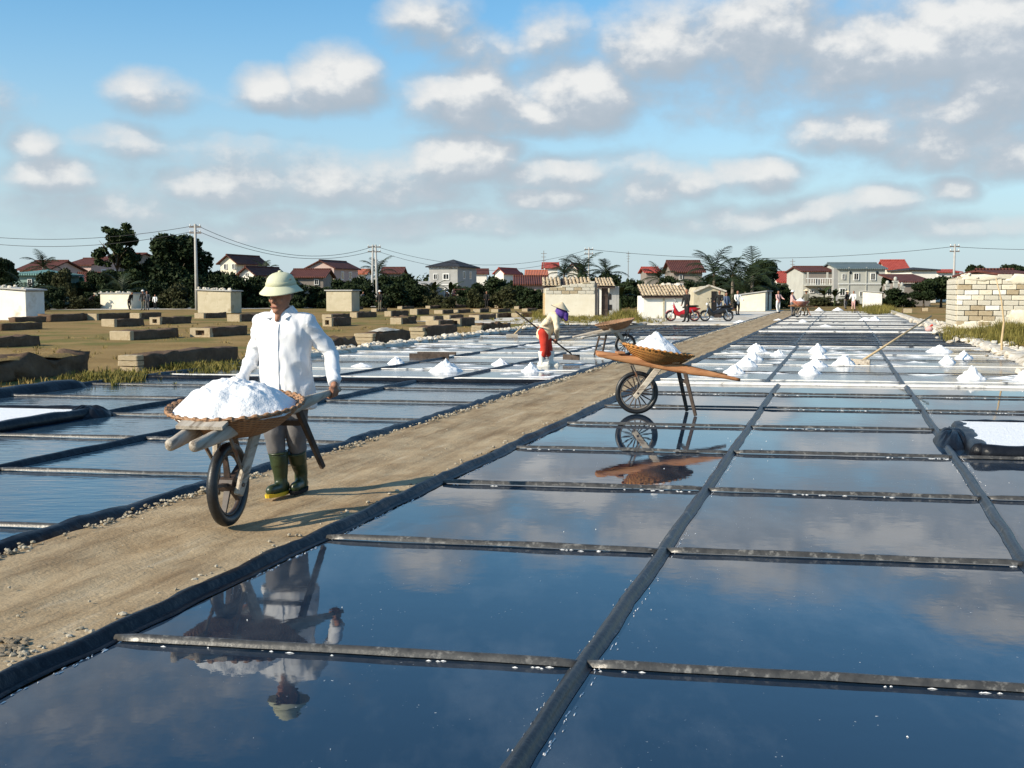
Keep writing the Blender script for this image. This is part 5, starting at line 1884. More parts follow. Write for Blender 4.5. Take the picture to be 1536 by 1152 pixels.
# far barrow between the workers
BT4, BM4 = barrow('small far wheelbarrow with striped red basket between the workers', G(1196, 476, .02), R(200), R(8), 'wood_new', 'wood_new', 10)
basket('striped red basket on the far wheelbarrow', basket_matrix(BM4), 'basket_red', .5, .30)
hp = link('salt_heap', heap_mesh(.4, .36, .3, 8, 24, 8, 1.1, .06, .22), 'salt', label='salt heap in the striped red basket', cat='salt', group='salt loaded in baskets')
hp.matrix_world = basket_matrix(BM4)

# salt heaps on the pans
HEAPS = [  # x, base y, half width px, height px, label
    (541, 552, 17, 5, 'flat salt heap in the pan nearest the walking man'), (594, 548, 16, 11, 'small salt heap by the dark board'), (668, 561, 26, 18, 'broad salt heap, largest in the pan of the raking woman'),
    (751, 549, 15, 9, 'small salt heap between the broad heap and the woman'), (797, 560, 17, 14, 'salt heap at the boots of the raking woman'),
    (1136, 529, 16, 12, 'top salt heap of the row beside the path'), (1169, 535, 13, 9, 'small salt heap standing clear of the row beside the path'), (1130, 542, 17, 15, 'second salt heap of the row beside the path'),
    (1121, 552, 18, 14, 'third salt heap of the row beside the path'), (1103, 562, 20, 12, 'lowest salt heap of the row, by the barrow handle'),
    (1229, 530, 17, 12, 'rearmost salt heap of the middle group'), (1231, 540, 15, 12, 'salt heap tucked before the rearmost one of the middle group'), (1226, 553, 22, 13, 'wide salt heap of the middle group'),
    (1217, 563, 19, 14, 'foremost salt heap of the middle group'), (1269, 551, 18, 17, 'salt heap under the long leaning rake'), (1413, 531, 20, 11, 'long salt heap at the crusted bank'),
    (1449, 540, 16, 13, 'pointed salt heap beside the crusted bank'), (1424, 546, 13, 11, 'low salt heap before the pointed heap'), (1462, 572, 21, 21, 'tall salt heap reflected beside the ruin'), (1538, 574, 16, 16, 'salt heap at the edge of the crusted bank'),
    (1205, 484, 7, 4, 'tiny far salt heap by the far barrow'), (1314, 483, 12, 8, 'far salt heap by the weedy mound'), (1299, 482, 10, 5, 'low far salt heap next to the weedy mound'), (1230, 467, 8, 5, 'far salt heap before the balcony house'),
    (1258, 467, 9, 5, 'far salt heap before the grey-green house'), (1168, 482, 8, 3, 'thin far salt patch beside the path'), (1112, 486, 12, 4, 'low salt heap at the motorbike yard'), (1066, 481, 8, 3, 'thin salt patch under the motorcycle'),
    (1240, 492, 14, 3, 'flat salt scrape on the far grey pan'),
]
for q, (x, yb, hw, hh, lab) in enumerate(HEAPS):
    c = G(x, yb - hw * .12)
    s = c.y / F
    o = link('salt_heap', heap_mesh(hw * s, hw * s * rnd.uniform(.8, 1.0), hh * s * 1.0, q + 20, 44, 18, rnd.uniform(.85, 1.25), .24), 'salt', label=lab, cat='salt', group='salt heaps raked up on the pans')
    o.location = (c.x, c.y + hw * s * .5, .001)
    o.rotation_euler.z = rnd.uniform(0, 6)
# thin salt slush spread on the pans
mb = MB()
g = random.Random(12)
for i in range(330):
    u, v = g.uniform(15, 29), g.choice([g.uniform(-1.9, 4.8), g.uniform(-11, -3.9)])
    if nz((u, v, 0), .35, 12) < .02:
        continue
    c = P(u, v, .003)
    n = 9
    L, w = g.uniform(.08, .32), g.uniform(.03, .10)
    ang = g.uniform(-.5, .5) + math.atan2(DV.y, DV.x)
    vs = [c + Vector((0, 0, .016))]
    for k in range(n):
        a = 6.283 * k / n
        rr = 1 + g.uniform(-.35, .35)
        x, y = L * rr * math.cos(a), w * rr * math.sin(a)
        vs.append(c + Vector((x * math.cos(ang) - y * math.sin(ang), x * math.sin(ang) + y * math.cos(ang), -.001)))
    mb.add(vs, [(0, 1 + k, 1 + (k + 1) % n) for k in range(n)])
mb.build('salt_slush', 'salt', label='thin scattered salt slush left on the shallow pans', kind='stuff')
mb = MB()
for i in range(420):
    u = g.uniform(17, 60)
    rubble(mb, P(u, V_R + .1 + g.gauss(0, .35), .06), g.uniform(.04, .13), i + 700)
for i in range(260):
    u = g.uniform(20, 48)
    rubble(mb, P(u, V_L - .15 - (u - 13) * .012 + g.gauss(0, .16), .09), g.uniform(.04, .11), i + 1700)
mb.build('rubble', 'crust', label='pale salt-crusted lumps along the pan banks', kind='stuff')

# salt flecks dried along the dividers and the waterline of the near pans
mb = MB()
g = random.Random(41)
def fleck(u, v, L, w, ang, z=.003):
    c = P(u, v, z)
    n = 7
    vs = [c + Vector((0, 0, .003))]
    for k in range(n):
        a = 6.283 * k / n
        rr = 1 + g.uniform(-.4, .4)
        x, y = L * rr * math.cos(a), w * rr * math.sin(a)
        vs.append(c + Vector((x * math.cos(ang) - y * math.sin(ang), x * math.sin(ang) + y * math.cos(ang), -.002)))
    mb.add(vs, [(0, 1 + k, 1 + (k + 1) % n) for k in range(n)])
aU, aV = math.atan2(DU.y, DU.x), math.atan2(DV.y, DV.x)
for i in range(1500):
    u = g.uniform(-3, 14)
    lv = g.choice([0.0, 2.05, 0.0, V_PR + .10])
    if nz((u, lv, 0), 1.1, 3) < .0:
        continue
    fleck(u, lv + g.choice([-1, 1]) * (.048 + abs(g.gauss(0, .012))) if lv != V_PR + .10 else lv + abs(g.gauss(0, .012)), g.uniform(.004, .024), g.uniform(.001, .0032), aU)
for i in range(1500):
    k = g.randrange(-1, 7)
    v = g.uniform(V_PR + .1, V_R)
    if nz((k * 5, v, 0), 1.0, 7) < .0:
        continue
    fleck(k * ROW + g.choice([-1, 1]) * (.036 + abs(g.gauss(0, .014))), v, g.uniform(.004, .020), g.uniform(.001, .0028), aV)
for i in range(70):
    fleck(g.uniform(-2, 14), g.uniform(-2, 4.8), g.uniform(.002, .006), g.uniform(.0015, .003), g.uniform(0, 3))
mb.build('salt_flecks', 'salt', label='small white salt flecks dried along the near pan dividers', kind='stuff')

# ------------------------------------------------------------------ boxed basins wrapped in black plastic
def basin(label, u0, u1, v0, v1, h, floorz, seed):
    c = P(u0, v0)
    t = thing('brine_basin', label, 'basin', (c.x, c.y, 0), 0, 'plastic-wrapped brine basins')
    def loc(u, v, z):
        q = P(u, v) - c
        return Vector((q.x, q.y, z))
    m_ = MB()
    m_.add([loc(u0, v0, floorz), loc(u0, v1, floorz), loc(u1, v1, floorz), loc(u1, v0, floorz)], [(0, 1, 2, 3)])
    m_.build('salt_floor', 'salt', t)
    m_ = MB()
    for a, b in (((u0, v0), (u0, v1)), ((u0, v1), (u1, v1)), ((u1, v1), (u1, v0)), ((u1, v0), (u0, v0))):
        n = 26
        rr = []
        A_, B_ = loc(*a, 0), loc(*b, 0)
        ax = (B_ - A_).normalized()
        sd = Vector((ax.y, -ax.x, 0))
        for i in range(n + 1):
            q = A_.lerp(B_, i / n)
            k = 1 + .15 * nz(q + c, 2.5, seed) + .10 * nz(q + c, 8, seed)
            rr.append([q + sd * x * k + Vector((0, 0, z * k)) for x, z in ((-.10, 0), (-.085, h * .6), (-.05, h * .95), (0, h), (.05, h * .95), (.085, h * .6), (.10, 0))])
        m_.rings(rr)
        m_.build('plastic_wall', 'plastic_clean', t, smooth=True)
        m_ = MB()
    # plastic sheet folded over the corner
    def fold(a_, b_):
        th, r_ = 6.28319 * b_, a_
        w_ = 1 + .12 * nz((math.cos(th), math.sin(th), seed), 1.6, seed)
        x, y = .36 * r_ * w_ * math.cos(th), .32 * r_ * w_ * math.sin(th)
        rid = 1 - 2 * abs(nz((math.cos(th) * 2.2, math.sin(th) * 2.2, r_ * .5), 1.7, seed + 3))
        z = .17 * (1 - r_ ** 1.7) + .040 * rid * math.sin(math.pi * min(1, r_ * 1.05)) + .018 * nz((x * 9, y * 9, 0), 1, seed)
        return (x, y, max(z, -.01) if r_ < .98 else -.01)
    link('plastic_bunch', grid_mesh('plastic_bunch', fold, 26, 72), 'plastic_clean', t)
    return t


bs = basin('white-floored basin in black plastic on the right pan', 6.62, 8.75, 2.28, 4.7, .125, .115, 4)
for ch in bs.children:
    if ch.name.startswith('plastic_bunch'):
        ch.location = P(7.7, 2.12) - P(6.62, 2.28)
        ch.scale = (.52, 2.0, .80)
        ch.rotation_euler.z = YAW
bs = basin('long white-floored basin in black plastic on the left pan', 4.6, 8.55, -10.6, -8.05, .12, .085, 9)
for ch in bs.children:
    if ch.name.startswith('plastic_bunch'):
        ch.location = P(8.5, -8.1) - P(4.6, -10.6)
        ch.scale = (.8, 1.1, .75)

# dark board in the left pan
K = G(616, 537)
t = thing('board', 'black board lying across the pan by the field', 'board', (K.x, K.y, 0), math.atan2(DV.y, DV.x))
for dy, z in ((0, .055), (.75, .055)):
    m_ = MB(); m_.box((.45, dy, z), (.95, .07, .11)); m_.build('board_edge', 'wood_dark', t)
m_ = MB(); m_.box((.45, .375, .03), (.93, .66, .03)); m_.build('board_top', 'bar_crusted', t)

# ------------------------------------------------------------------ rakes and stakes
def rake(label, foot, top, r=.018, blade=.55, mt='wood_pale', bdir=None):
    t = thing('rake', label, 'rake', foot, 0, 'long wooden rakes')
    d = Vector(top) - Vector(foot)
    m_ = MB()
    m_.tube([(0, 0, .03), d * .5 + Vector((0, 0, .01)), d], [r * 1.1, r, r * .8], 8)
    m_.build('handle', mt, t, smooth=True)
    b = bdir or Vector((d.y, -d.x, 0)).normalized()
    m_ = MB(); m_.beam(-b * blade / 2 + Vector((0, 0, .06)), b * blade / 2 + Vector((0, 0, .06)), .03, .12)
    m_.build('blade', 'wood_grey', t)
    return t


f_ = G(1287, 547, .0)
rake('long pale rake leaning out of the salt heap toward the ruin', f_, D(1397, 474, f_.y + 1.6), .024, .6, 'wood_pale')
f_ = G(768, 506, .0)
rake('small rake stuck on the crusted bank behind the woman', f_, D(791, 481, f_.y + .4), .024, .4, 'wood_pale', Vector((1, 0, 0)))
K = G(1503, 532)
t = thing('stake', 'thin crooked stake with a cord at the foot of the ruin', 'stake', K)
m_ = MB(); m_.tube([(0, 0, -.05), (-.02, 0, .35), (.02, 0, .8), (-.06, 0, 1.35), (-.22, 0, 1.9)], [.035, .03, .026, .02, .012], 8); m_.build('shaft', 'wood_pale', t, smooth=True)
m_ = MB(); m_.ell((0, 0, .02), .12, .12, .07, 10, 6); m_.build('foot_stone', 'mud_stone', t)
K = G(1394, 497)
t = thing('sack', 'small reddish sack lying on the crusted bank near the ruin', 'sack', K)
m_ = MB(); m_.ell((0, 0, .08), .16, .12, .11, 14, 10); me = m_.mesh('cloth', True)
for v in me.vertices:
    v.co *= 1 + .2 * nz(v.co, 5, 2)
link('cloth', me, 'pink_cloth', t)
m_ = MB(); m_.tube([(.02, 0, .15), (.06, 0, .22), (.12, 0, .25)], [.06, .03, .05], 8); m_.build('tied_neck', 'red_cloth', t)

# ------------------------------------------------------------------ the man with the barrow
def region_mats(me, caps, tags):
    """material slot of each face from the nearest body segment"""
    n = len(me.polygons)
    c = np.empty(n * 3)
    me.polygons.foreach_get('center', c)
    c = c.reshape(-1, 3)
    best = np.full(n, 1e9)
    idx = np.zeros(n, int)
    for (p0, r0, p1, r1), tg in zip(caps, tags):
        a, b = np.array(p0), np.array(p1)
        ab = b - a
        t = np.clip(((c - a) @ ab) / max(1e-9, ab @ ab), 0, 1)
        d = np.linalg.norm(c - (a + t[:, None] * ab), axis=1) - (r0 + (r1 - r0) * t)
        m = d < best
        best[m] = d[m]
        idx[m] = tg
    me.polygons.foreach_set('material_index', idx)


def ering(c, rx, ry, n=20, tilt=0.0):
    m = Matrix.Rotation(tilt, 3, 'X')
    return [Vector(c) + m @ Vector((rx * math.cos(6.28319 * k / n), ry * math.sin(6.28319 * k / n), 0)) for k in range(n)]


def add_head(mb, c, s=1.0, rot=None):
    """a head with brow, nose, cheeks, chin and ears, facing -Y, centre c"""
    rot = rot or Matrix.Identity(3)
    T = lambda x, y, z: Vector(c) + rot @ (Vector((x, y, z)) * s)
    rings = []
    for z, rx, yf, yb in [(-.118, .022, -.070, -.020), (-.108, .040, -.088, .000), (-.085, .054, -.092, .030), (-.055, .063, -.090, .062), (-.02, .070, -.089, .084), (.015, .0735, -.089, .095),
                          (.05, .074, -.088, .098), (.08, .066, -.074, .088), (.102, .048, -.050, .066), (.115, .022, -.020, .030)]:
        ring = []
        for k in range(20):
            a = 6.28319 * k / 20
            y = (yf + yb) / 2 + (yb - yf) / 2 * math.sin(a)
            ring.append(T(rx * math.cos(a) * (1 if math.sin(a) > -.6 else .96), y, z))
        rings.append(ring)
    mb.rings(rings)
    mb.capsule(T(0, -.090, .030), .009 * s, T(0, -.112, -.022), .014 * s, 8)
    mb.capsule(T(-.014, -.098, -.026), .008 * s, T(.014, -.098, -.026), .008 * s, 8)
    mb.capsule(T(-.045, -.078, .034), .011 * s, T(.045, -.078, .034), .011 * s, 8)
    mb.capsule(T(-.020, -.088, -.060), .011 * s, T(.020, -.088, -.060), .011 * s, 8)
    mb.ell(T(0, -.086, -.098), .024 * s, .018 * s, .016 * s, 10, 6)
    for sg in (-1, 1):
        mb.ell(T(sg * .076, .008, -.005), .010 * s, .020 * s, .032 * s, 8, 6)
        mb.ell(T(sg * .036, -.070, -.018), .022 * s, .020 * s, .020 * s, 8, 6)


def grip_hand(mb, hc, ax, out, r=.026, fr=.0105, s=1.0):
    """palm and five fingers closed round a bar through hc along ax; wrist comes from above"""
    ax, out = Vector(ax).normalized(), Vector(out).normalized()
    up = Vector((0, 0, 1))
    up = (up - ax * up.dot(ax)).normalized()
    out = (out - ax * out.dot(ax) - up * out.dot(up)).normalized()
    pt = lambda so, th, rr: Vector(hc) + ax * so + (up * math.cos(R(th)) + out * math.sin(R(th))) * rr
    rr = r + fr * .9
    for so, L in ((-.036, 225), (-.012, 245), (.012, 240), (.035, 215)):
        an = [35 + (L - 35) * i / 4 for i in range(5)]
        for a, b in zip(an[:-1], an[1:]):
            mb.capsule(pt(so, a, rr), fr * s, pt(so, b, rr), fr * .92 * s, 8)
    for so in (-.034, -.012, .011, .033):
        mb.capsule(pt(so, 20, rr + .006), .014, pt(so * .8, 62, rr + .004), .013, 8)
    mb.capsule(pt(-.030, 5, rr + .010), .018, pt(-.044, -45, rr + .002), .0125, 8)
    mb.capsule(pt(-.044, -45, rr + .002), .0122, pt(-.040, -100, rr), .0105, 8)
    return pt(0, 28, rr + .028)


man = thing('person', 'man in white shirt and pith helmet pushing the laden wheelbarrow', 'person', MAN, YAW)
MI = Matrix.Translation(MAN) @ Matrix.Rotation(YAW, 4, 'Z')
MIi = MI.inverted()
hands = {}
for sg, key in ((-1, 'a'), (1, 'b')):
    # barrow forward is roughly the man's -Y; beam on barrow -y side is on the image right
    h1 = MIi @ (BM @ Vector((-1.12, sg * beam_y(-1.12), beam_z(-1.12))))
    h0 = MIi @ (BM @ Vector((-1.00, sg * beam_y(-1.0), beam_z(-1.0))))
    hands['l' if h1.x > 0 else 'r'] = (h1, (h0 - h1).normalized())
body = MB()
add_head(body, (0, -.065, 1.488), 1.0, Matrix.Rotation(R(10), 3, 'X') @ Matrix.Rotation(R(-6), 3, 'Z'))
body.capsule((0, -.025, 1.34), .058, (0, -.05, 1.43), .054)
body.capsule((0, -.085, 1.385), .030, (0, -.125, 1.318), .020)
body.rings([ering((0, y, z), rx, ry) for z, rx, ry, y in [(.76, .14, .10, .0), (.9, .145, .10, 0), (1.1, .155, .10, -.01), (1.28, .155, .09, -.02), (1.36, .08, .07, -.02)]])
ELB = {'l': Vector((.325, .09, 1.055)), 'r': Vector((-.305, .09, 1.055))}
WR = {}
for k, sg in (('l', 1), ('r', -1)):
    hc, ax = hands[k]
    wr = grip_hand(body, hc, ax, Vector((sg, 0, 0)))
    WR[k] = wr
    sh = Vector((sg * .185, -.015, 1.30))
    w2 = wr + (ELB[k] - wr).normalized() * .03
    body.capsule(sh, .048, ELB[k], .038)
    body.capsule(ELB[k], .038, w2, .028)
    body.capsule(w2, .028, wr + Vector((0, 0, -.006)), .025)
LEG = {'r': [(-.085, .0, .82), (-.062, -.09, .47), (-.030, -.05, .09)], 'l': [(.085, .0, .82), (.075, .0, .46), (.045, .13, .10)]}
for k in LEG:
    a, b, c = LEG[k]
    body.capsule(a, .07, b, .052)
    body.capsule(b, .042, c, .026)
me = remesh(body, .0065, 2, None, .4)
me.materials.append(M['skin'])
link('body', me, None, man)
for sg in (-1, 1):
    m_ = MB(); m_.ell((sg * .032 - .010, -.142, 1.513), .011, .006, .006, 8, 6); m_.build('eye', 'eye', man)
m_ = MB(); m_.capsule((-.034, -.150, 1.412), .0055, (.012, -.154, 1.411), .0055, 8); m_.build('mouth', 'lip', man, smooth=True)
m_ = MB()
m_.rings([ering((0, -.035, z), rx, ry, 18) for z, rx, ry in [(1.47, .066, .090), (1.50, .077, .102), (1.56, .080, .106), (1.60, .06, .08)]])
m_.build('hair', 'hair', man, smooth=True)
# shirt
sm = MB()
sm.rings([ering((x, y, z), rx, ry, 24) for z, rx, ry, x, y in [(.655, .222, .160, .0, .01), (.72, .219, .160, 0, .01), (.80, .212, .155, 0, .005), (.95, .200, .146, 0, -.0), (1.10, .202, .142, 0, -.012), (1.22, .208, .136, 0, -.02), (1.305, .196, .110, 0, -.02),
                                                          (1.352, .150, .092, 0, -.02), (1.375, .078, .074, 0, -.025), (1.392, .066, .068, 0, -.03)]])
for k, sg in (('l', 1), ('r', -1)):
    sh, e, w = Vector((sg * .182, -.015, 1.292)), ELB[k], WR[k] + (ELB[k] - WR[k]).normalized() * .055
    sm.capsule(sh, .072, e, .057)
    sm.capsule(e, .058, w, .042)
    sm.capsule(sh + Vector((-sg * .06, 0, .01)), .07, sh, .076)
E1, E2 = ELB['l'], ELB['r']


def folds(p, n):
    w = min((p - E1).length, (p - E2).length)
    k = .008 + .012 * math.exp(-(w / .14) ** 2) + .012 * math.exp(-((p.z - .80) / .16) ** 2) + .006 * math.exp(-((p.z - 1.20) / .12) ** 2)
    arm = abs(p.x) > .215
    if arm:                     # creases run round the sleeve
        q = Vector((p.x * .5, p.y * .8, p.z * 1.25 + p.x * .4))
    else:                       # drag lines from shoulder to waist
        q = Vector((p.x * 1.0 + p.z * .55, p.y, p.z * .45 - abs(p.x) * .9))
    r_ = (1 - abs(nz(q, 7.0, 3)) * 2.2)
    r2_ = (1 - abs(nz(q, 13.0, 6)) * 2.2)
    s_ = nz(q, 4.0, 8)
    return k * (.95 * max(r_, -.4) + .35 * max(r2_, -.4) + .6 * s_) - .45 * k


me = remesh(sm, .009, 5, folds)
me.materials.append(M['shirt'])
shirt = link('shirt', me, None, man)
# collar, placket, pocket and cuffs
m_ = MB()
for sg in (-1, 1):
    pts_in = [Vector((sg * .012, -.098, 1.332)), Vector((sg * .048, -.088, 1.378)), Vector((sg * .070, -.040, 1.405)), Vector((sg * .052, .030, 1.412)), Vector((0, .050, 1.414))]
    pts_out = [Vector((sg * .075, -.135, 1.318)), Vector((sg * .098, -.098, 1.338)), Vector((sg * .108, -.035, 1.360)), Vector((sg * .080, .050, 1.372)), Vector((0, .078, 1.375))]
    vs = pts_in + pts_out + [p + Vector((0, -.004, .008)) for p in pts_in] + [p + Vector((0, -.004, .008)) for p in pts_out]
    fs = []
    for i in range(4):
        fs += [(i, i + 1, 6 + i, 5 + i), (10 + i, 15 + i, 16 + i, 11 + i), (i, 10 + i, 11 + i, i + 1), (5 + i, 6 + i, 16 + i, 15 + i)]
    fs += [(0, 5, 15, 10), (4, 14, 19, 9)]
    m_.add(vs, fs)
m_.build('collar', 'shirt', shirt)
from mathutils.bvhtree import BVHTree
_bv = BVHTree.FromPolygons([v.co.copy() for v in shirt.data.vertices], [tuple(p.vertices) for p in shirt.data.polygons])
m_ = MB()
prev = None
for i in range(22):
    z = 1.285 - i * .027
    hit = _bv.ray_cast(Vector((.008, -1, z)), Vector((0, 1, 0)))[0]
    if hit is None:
        continue
    p = hit + Vector((0, -.0005, 0))
    if prev:
        m_.beam(prev, p, .026, .006, up=Vector((0, 1, 0)))
    prev = p
m_.build('placket', 'shirt', shirt)
for k in ('l', 'r'):
    d = (ELB[k] - WR[k]).normalized()
    m_ = MB()
    m_.tube([WR[k] + d * .012, WR[k] + d * .016, WR[k] + d * .065, WR[k] + d * .07], [.036, .043, .048, .044], 16)
    m_.build('cuff', 'shirt', shirt, smooth=True)
# trousers
tm = MB()
tm.rings([ering((0, .0, z), rx, ry) for z, rx, ry in [(.63, .12, .10), (.70, .165, .125), (.80, .172, .128), (.92, .165, .12)]])
for k in LEG:
    a, b, c = [Vector(q) for q in LEG[k]]
    tm.capsule(a, .098, b, .074)
    tm.capsule(b, .076, c + (b - c) * .66, .064)


def tfold(p, n):
    return .007 * (1 - 2 * abs(nz(Vector((p.x, p.y, p.z * .6 + p.x * .8)), 11, 4))) + .004 * nz(p, 9, 2)


me = remesh(tm, .010, 4, tfold)
me.materials.append(M['trousers'])
link('trousers', me, None, man)


def boot(parent, ankle, top, mt, toe, sole='yellow', s=1.0, wide=1.0):
    """knee boot: foot pointing along toe (unit xy), shaft up to top"""
    a, tp = Vector(ankle), Vector(top)
    toe = Vector((toe[0], toe[1], 0)).normalized()
    g0 = Vector((a.x, a.y, 0))
    bm_ = MB()
    bm_.capsule(g0 + toe * -.045 * s + Vector((0, 0, .055 * s)), .046 * s, g0 + toe * .13 * s + Vector((0, 0, .048 * s)), .044 * s, 14, flat=.9)
    bm_.capsule(g0 + Vector((0, 0, .06 * s)), .050 * s, a + Vector((0, 0, .06)), .052 * s, 14)
    bm_.capsule(a + Vector((0, 0, .05)), .052 * s, a.lerp(tp, .75), .064 * s * wide, 14)
    bm_.tube([a.lerp(tp, .6), tp], [.062 * s * wide, .069 * s * wide], 16)
    me = remesh(bm_, .008 * s, 3, lambda p, n: .003 * nz(Vector((p.x, p.y, p.z * 2)), 9, 6))
    me.materials.append(M[mt])
    b = link('boot', me, None, parent)
    m_ = MB(); m_.torus(tp, (tp - a), .066 * s * wide, .008 * s, 24, 6); m_.build('boot_rim', mt, b, smooth=True)
    m_ = MB()
    sd = Vector((-toe.y, toe.x, 0))
    rr = []
    for z, k in ((0, 1.0), (.026 * s, 1.04)):
        rr.append([g0 + toe * (.045 * s + .142 * s * k * math.cos(6.283 * q / 18)) + sd * (.052 * s * k * math.sin(6.283 * q / 18)) + Vector((0, 0, z)) for q in range(18)])
    m_.rings(rr)
    m_.build('sole', sole, b)
    return b


boot(man, LEG['r'][2], Vector(LEG['r'][2]) + Vector((-.008, -.02, .23)), 'boot_green', (-.12, -1), 'yellow', 1.0, 1.08)
boot(man, LEG['l'][2], Vector(LEG['l'][2]) + Vector((.010, -.092, .22)), 'boot_green', (.1, -1), 'black_cloth', 1.0, 1.08)
# pith helmet
hat = thing('pith_helmet', 'pale yellow-green pith helmet on the head of the man', 'hat')
hat.matrix_world = MI @ Matrix.Translation((0, -.055, 1.545)) @ Matrix.Rotation(R(6), 4, 'X')
m_ = MB()
def hring(rx, ry, z, dr=0.0, n=36):
    return [Vector((rx * math.cos(6.28319 * k / n), ry * math.sin(6.28319 * k / n) * (1.06 if math.sin(6.28319 * k / n) > 0 else 1), z - dr * abs(math.sin(6.28319 * k / n)) ** 1.5)) for k in range(n)]
HS = .74
prof = [(.100, .118, .010, 0), (.128, .152, -.006, .006), (.156, .186, -.022, .016), (.160, .191, -.019, .016), (.157, .187, -.014, .016), (.134, .160, .006, .008), (.114, .136, .026, .003), (.108, .130, .040, 0), (.107, .128, .060, 0), (.104, .124, .082, 0), (.096, .115, .108, 0), (.081, .097, .134, 0), (.058, .070, .153, 0), (.030, .036, .164, 0), (.006, .008, .167, 0)]
m_.rings([hring(p[0] * .96, p[1] * .96, p[2] * (HS if p[2] > .03 else 1), p[3]) for p in prof])
m_.build('crown', 'hat_felt', hat, smooth=True)
m_ = MB()
m_.rings([hring(.106, .127, .024), hring(.1085, .130, .027), hring(.1065, .1275, .050), hring(.1035, .1245, .052)])
m_.build('band', 'hat_band', hat, smooth=True)
m_ = MB(); m_.ell((0, 0, .126), .016, .016, .010, 12, 6); m_.build('button', 'hat_felt', hat, smooth=True)
for sg in (-1, 1):
    m_ = MB(); m_.tube([(sg * .094, -.03, .072), (sg * .101, -.03, .072)], .006, 8); m_.build('vent_eyelet', 'dark_metal', hat)

# ------------------------------------------------------------------ the raking woman
WPOS = Vector((G(816, 549).x, G(816, 549).y, .0))
wo_t = thing('person', 'woman in cream top and red trousers bent over raking salt', 'person', WPOS, R(-8))
wb = MB()
hd = Vector((.36, 0, 1.14))
wb.capsule((.24, 0, 1.03), .05, hd, .05)
wb.ell(hd + Vector((.03, 0, .02)), .095, .075, .11)
wb.capsule((.08, 0, .70), .10, (.23, 0, 1.0), .11)
FH, BH = Vector((.235, -.16, .53)), Vector((-.10, -.26, .82))
RK0 = D(773, 467, WPOS.y - .55) - WPOS
RK1 = D(857, 531, WPOS.y + 1.0) - WPOS
MW = Matrix.Rotation(R(8), 3, 'Z')
RK0, RK1 = MW @ RK0, MW @ RK1
rax = (RK1 - RK0).normalized()
FH = RK0.lerp(RK1, .70)
BH = RK0.lerp(RK1, .40)
w1 = grip_hand(wb, FH, rax, Vector((0, -1, 0)), .018, .0105)
w2 = grip_hand(wb, BH, rax, Vector((0, -1, 0)), .018, .0105)
SH1, SH2 = Vector((.25, -.15, 1.03)), Vector((.25, .15, 1.03))
EL1, EL2 = Vector((.30, -.27, .80)), Vector((.10, -.26, .93))
for s_, e_, w_ in ((SH1, EL1, w1),):
    wb.capsule(s_, .05, e_, .04)
    wb.capsule(e_, .038, w_, .028)
wb.capsule((.10, -.17, .98), .05, EL2, .04)
wb.capsule(EL2, .038, w2, .028)
WL = [[(-.01, -.08, .70), (.02, -.09, .42), (-.04, -.09, .08)], [(.02, .09, .70), (.08, .10, .42), (.14, .10, .08)]]
for a, b, c in WL:
    wb.capsule(a, .08, b, .055)
    wb.capsule(b, .052, c, .04)
me = remesh(wb, .010, 2, None, .4)
me.materials.append(M['skin'])
link('body', me, None, wo_t)
wt_ = MB()
wt_.capsule((-.01, 0, .66), .155, (.08, 0, .82), .15, 18)
wt_.capsule((.06, 0, .80), .15, (.22, 0, 1.00), .15, 18)
wt_.capsule((.22, -.10, 1.02), .075, (.22, .10, 1.02), .075, 14)
wt_.capsule(SH1, .07, EL1, .056)
wt_.capsule(EL1, .056, EL1.lerp(w1, .8), .044)
wt_.capsule((.14, -.14, .98), .07, EL2, .056)
wt_.capsule(EL2, .056, EL2.lerp(w2, .8), .044)
me = remesh(wt_, .012, 4, lambda p, n: .010 * (1 - 2 * abs(nz(p, 8, 3))) + .005 * nz(p, 16, 2))
me.materials.append(M['cream_cloth'])
link('top', me, None, wo_t)
wt_ = MB()
wt_.capsule((0, -.05, .68), .135, (0, .05, .68), .135, 16)
for a, b, c in WL:
    a, b, c = Vector(a), Vector(b), Vector(c)
    wt_.capsule(a, .115, b, .085)
    wt_.capsule(b, .085, c.lerp(b, .5), .078)
me = remesh(wt_, .012, 4, lambda p, n: .008 * nz(p, 9, 3))
me.materials.append(M['red_cloth'])
link('trousers', me, None, wo_t)
for a, b, c in WL:
    boot(wo_t, c, Vector(c) + Vector((.0, 0, .23)), 'boot_white', (1, -.15), 'boot_white', 1.0, 1.05)
m_ = MB()
m_.ell(hd + Vector((.0, 0, -.01)), .125, .115, .14, 18, 12)
m_.capsule(hd + Vector((-.05, 0, -.06)), .11, hd + Vector((-.10, 0, -.12)), .12)
m_.capsule(hd + Vector((.09, -.02, -.06)), .07, hd + Vector((.11, -.02, -.16)), .045)
me = remesh(m_, .012, 3, lambda p, n: .008 * nz(p, 13, 3))
me.materials.append(M['purple_cloth'])
link('headscarf', me, None, wo_t)


def cone_hat(label, mw, r=.21, h=.15, mt='straw', group='conical straw hats'):
    t = thing('conical_hat', label, 'hat', group=group)
    t.matrix_world = mw
    m_ = MB()
    n = 28
    m_.rings([[Vector((q * math.cos(6.28319 * k / n), q * math.sin(6.28319 * k / n), z)) for k in range(n)] for q, z in ((.008, h - .012), (r * .5, h * .47), (r - .004, -.004), (r, 0), (r * .5, h * .52), (.006, h))])
    m_.build('cone', mt, t)
    m_ = MB(); m_.torus((0, 0, 0), (0, 0, 1), r, .006, 28, 6); m_.build('rim', 'wood_dark', t)
    return t


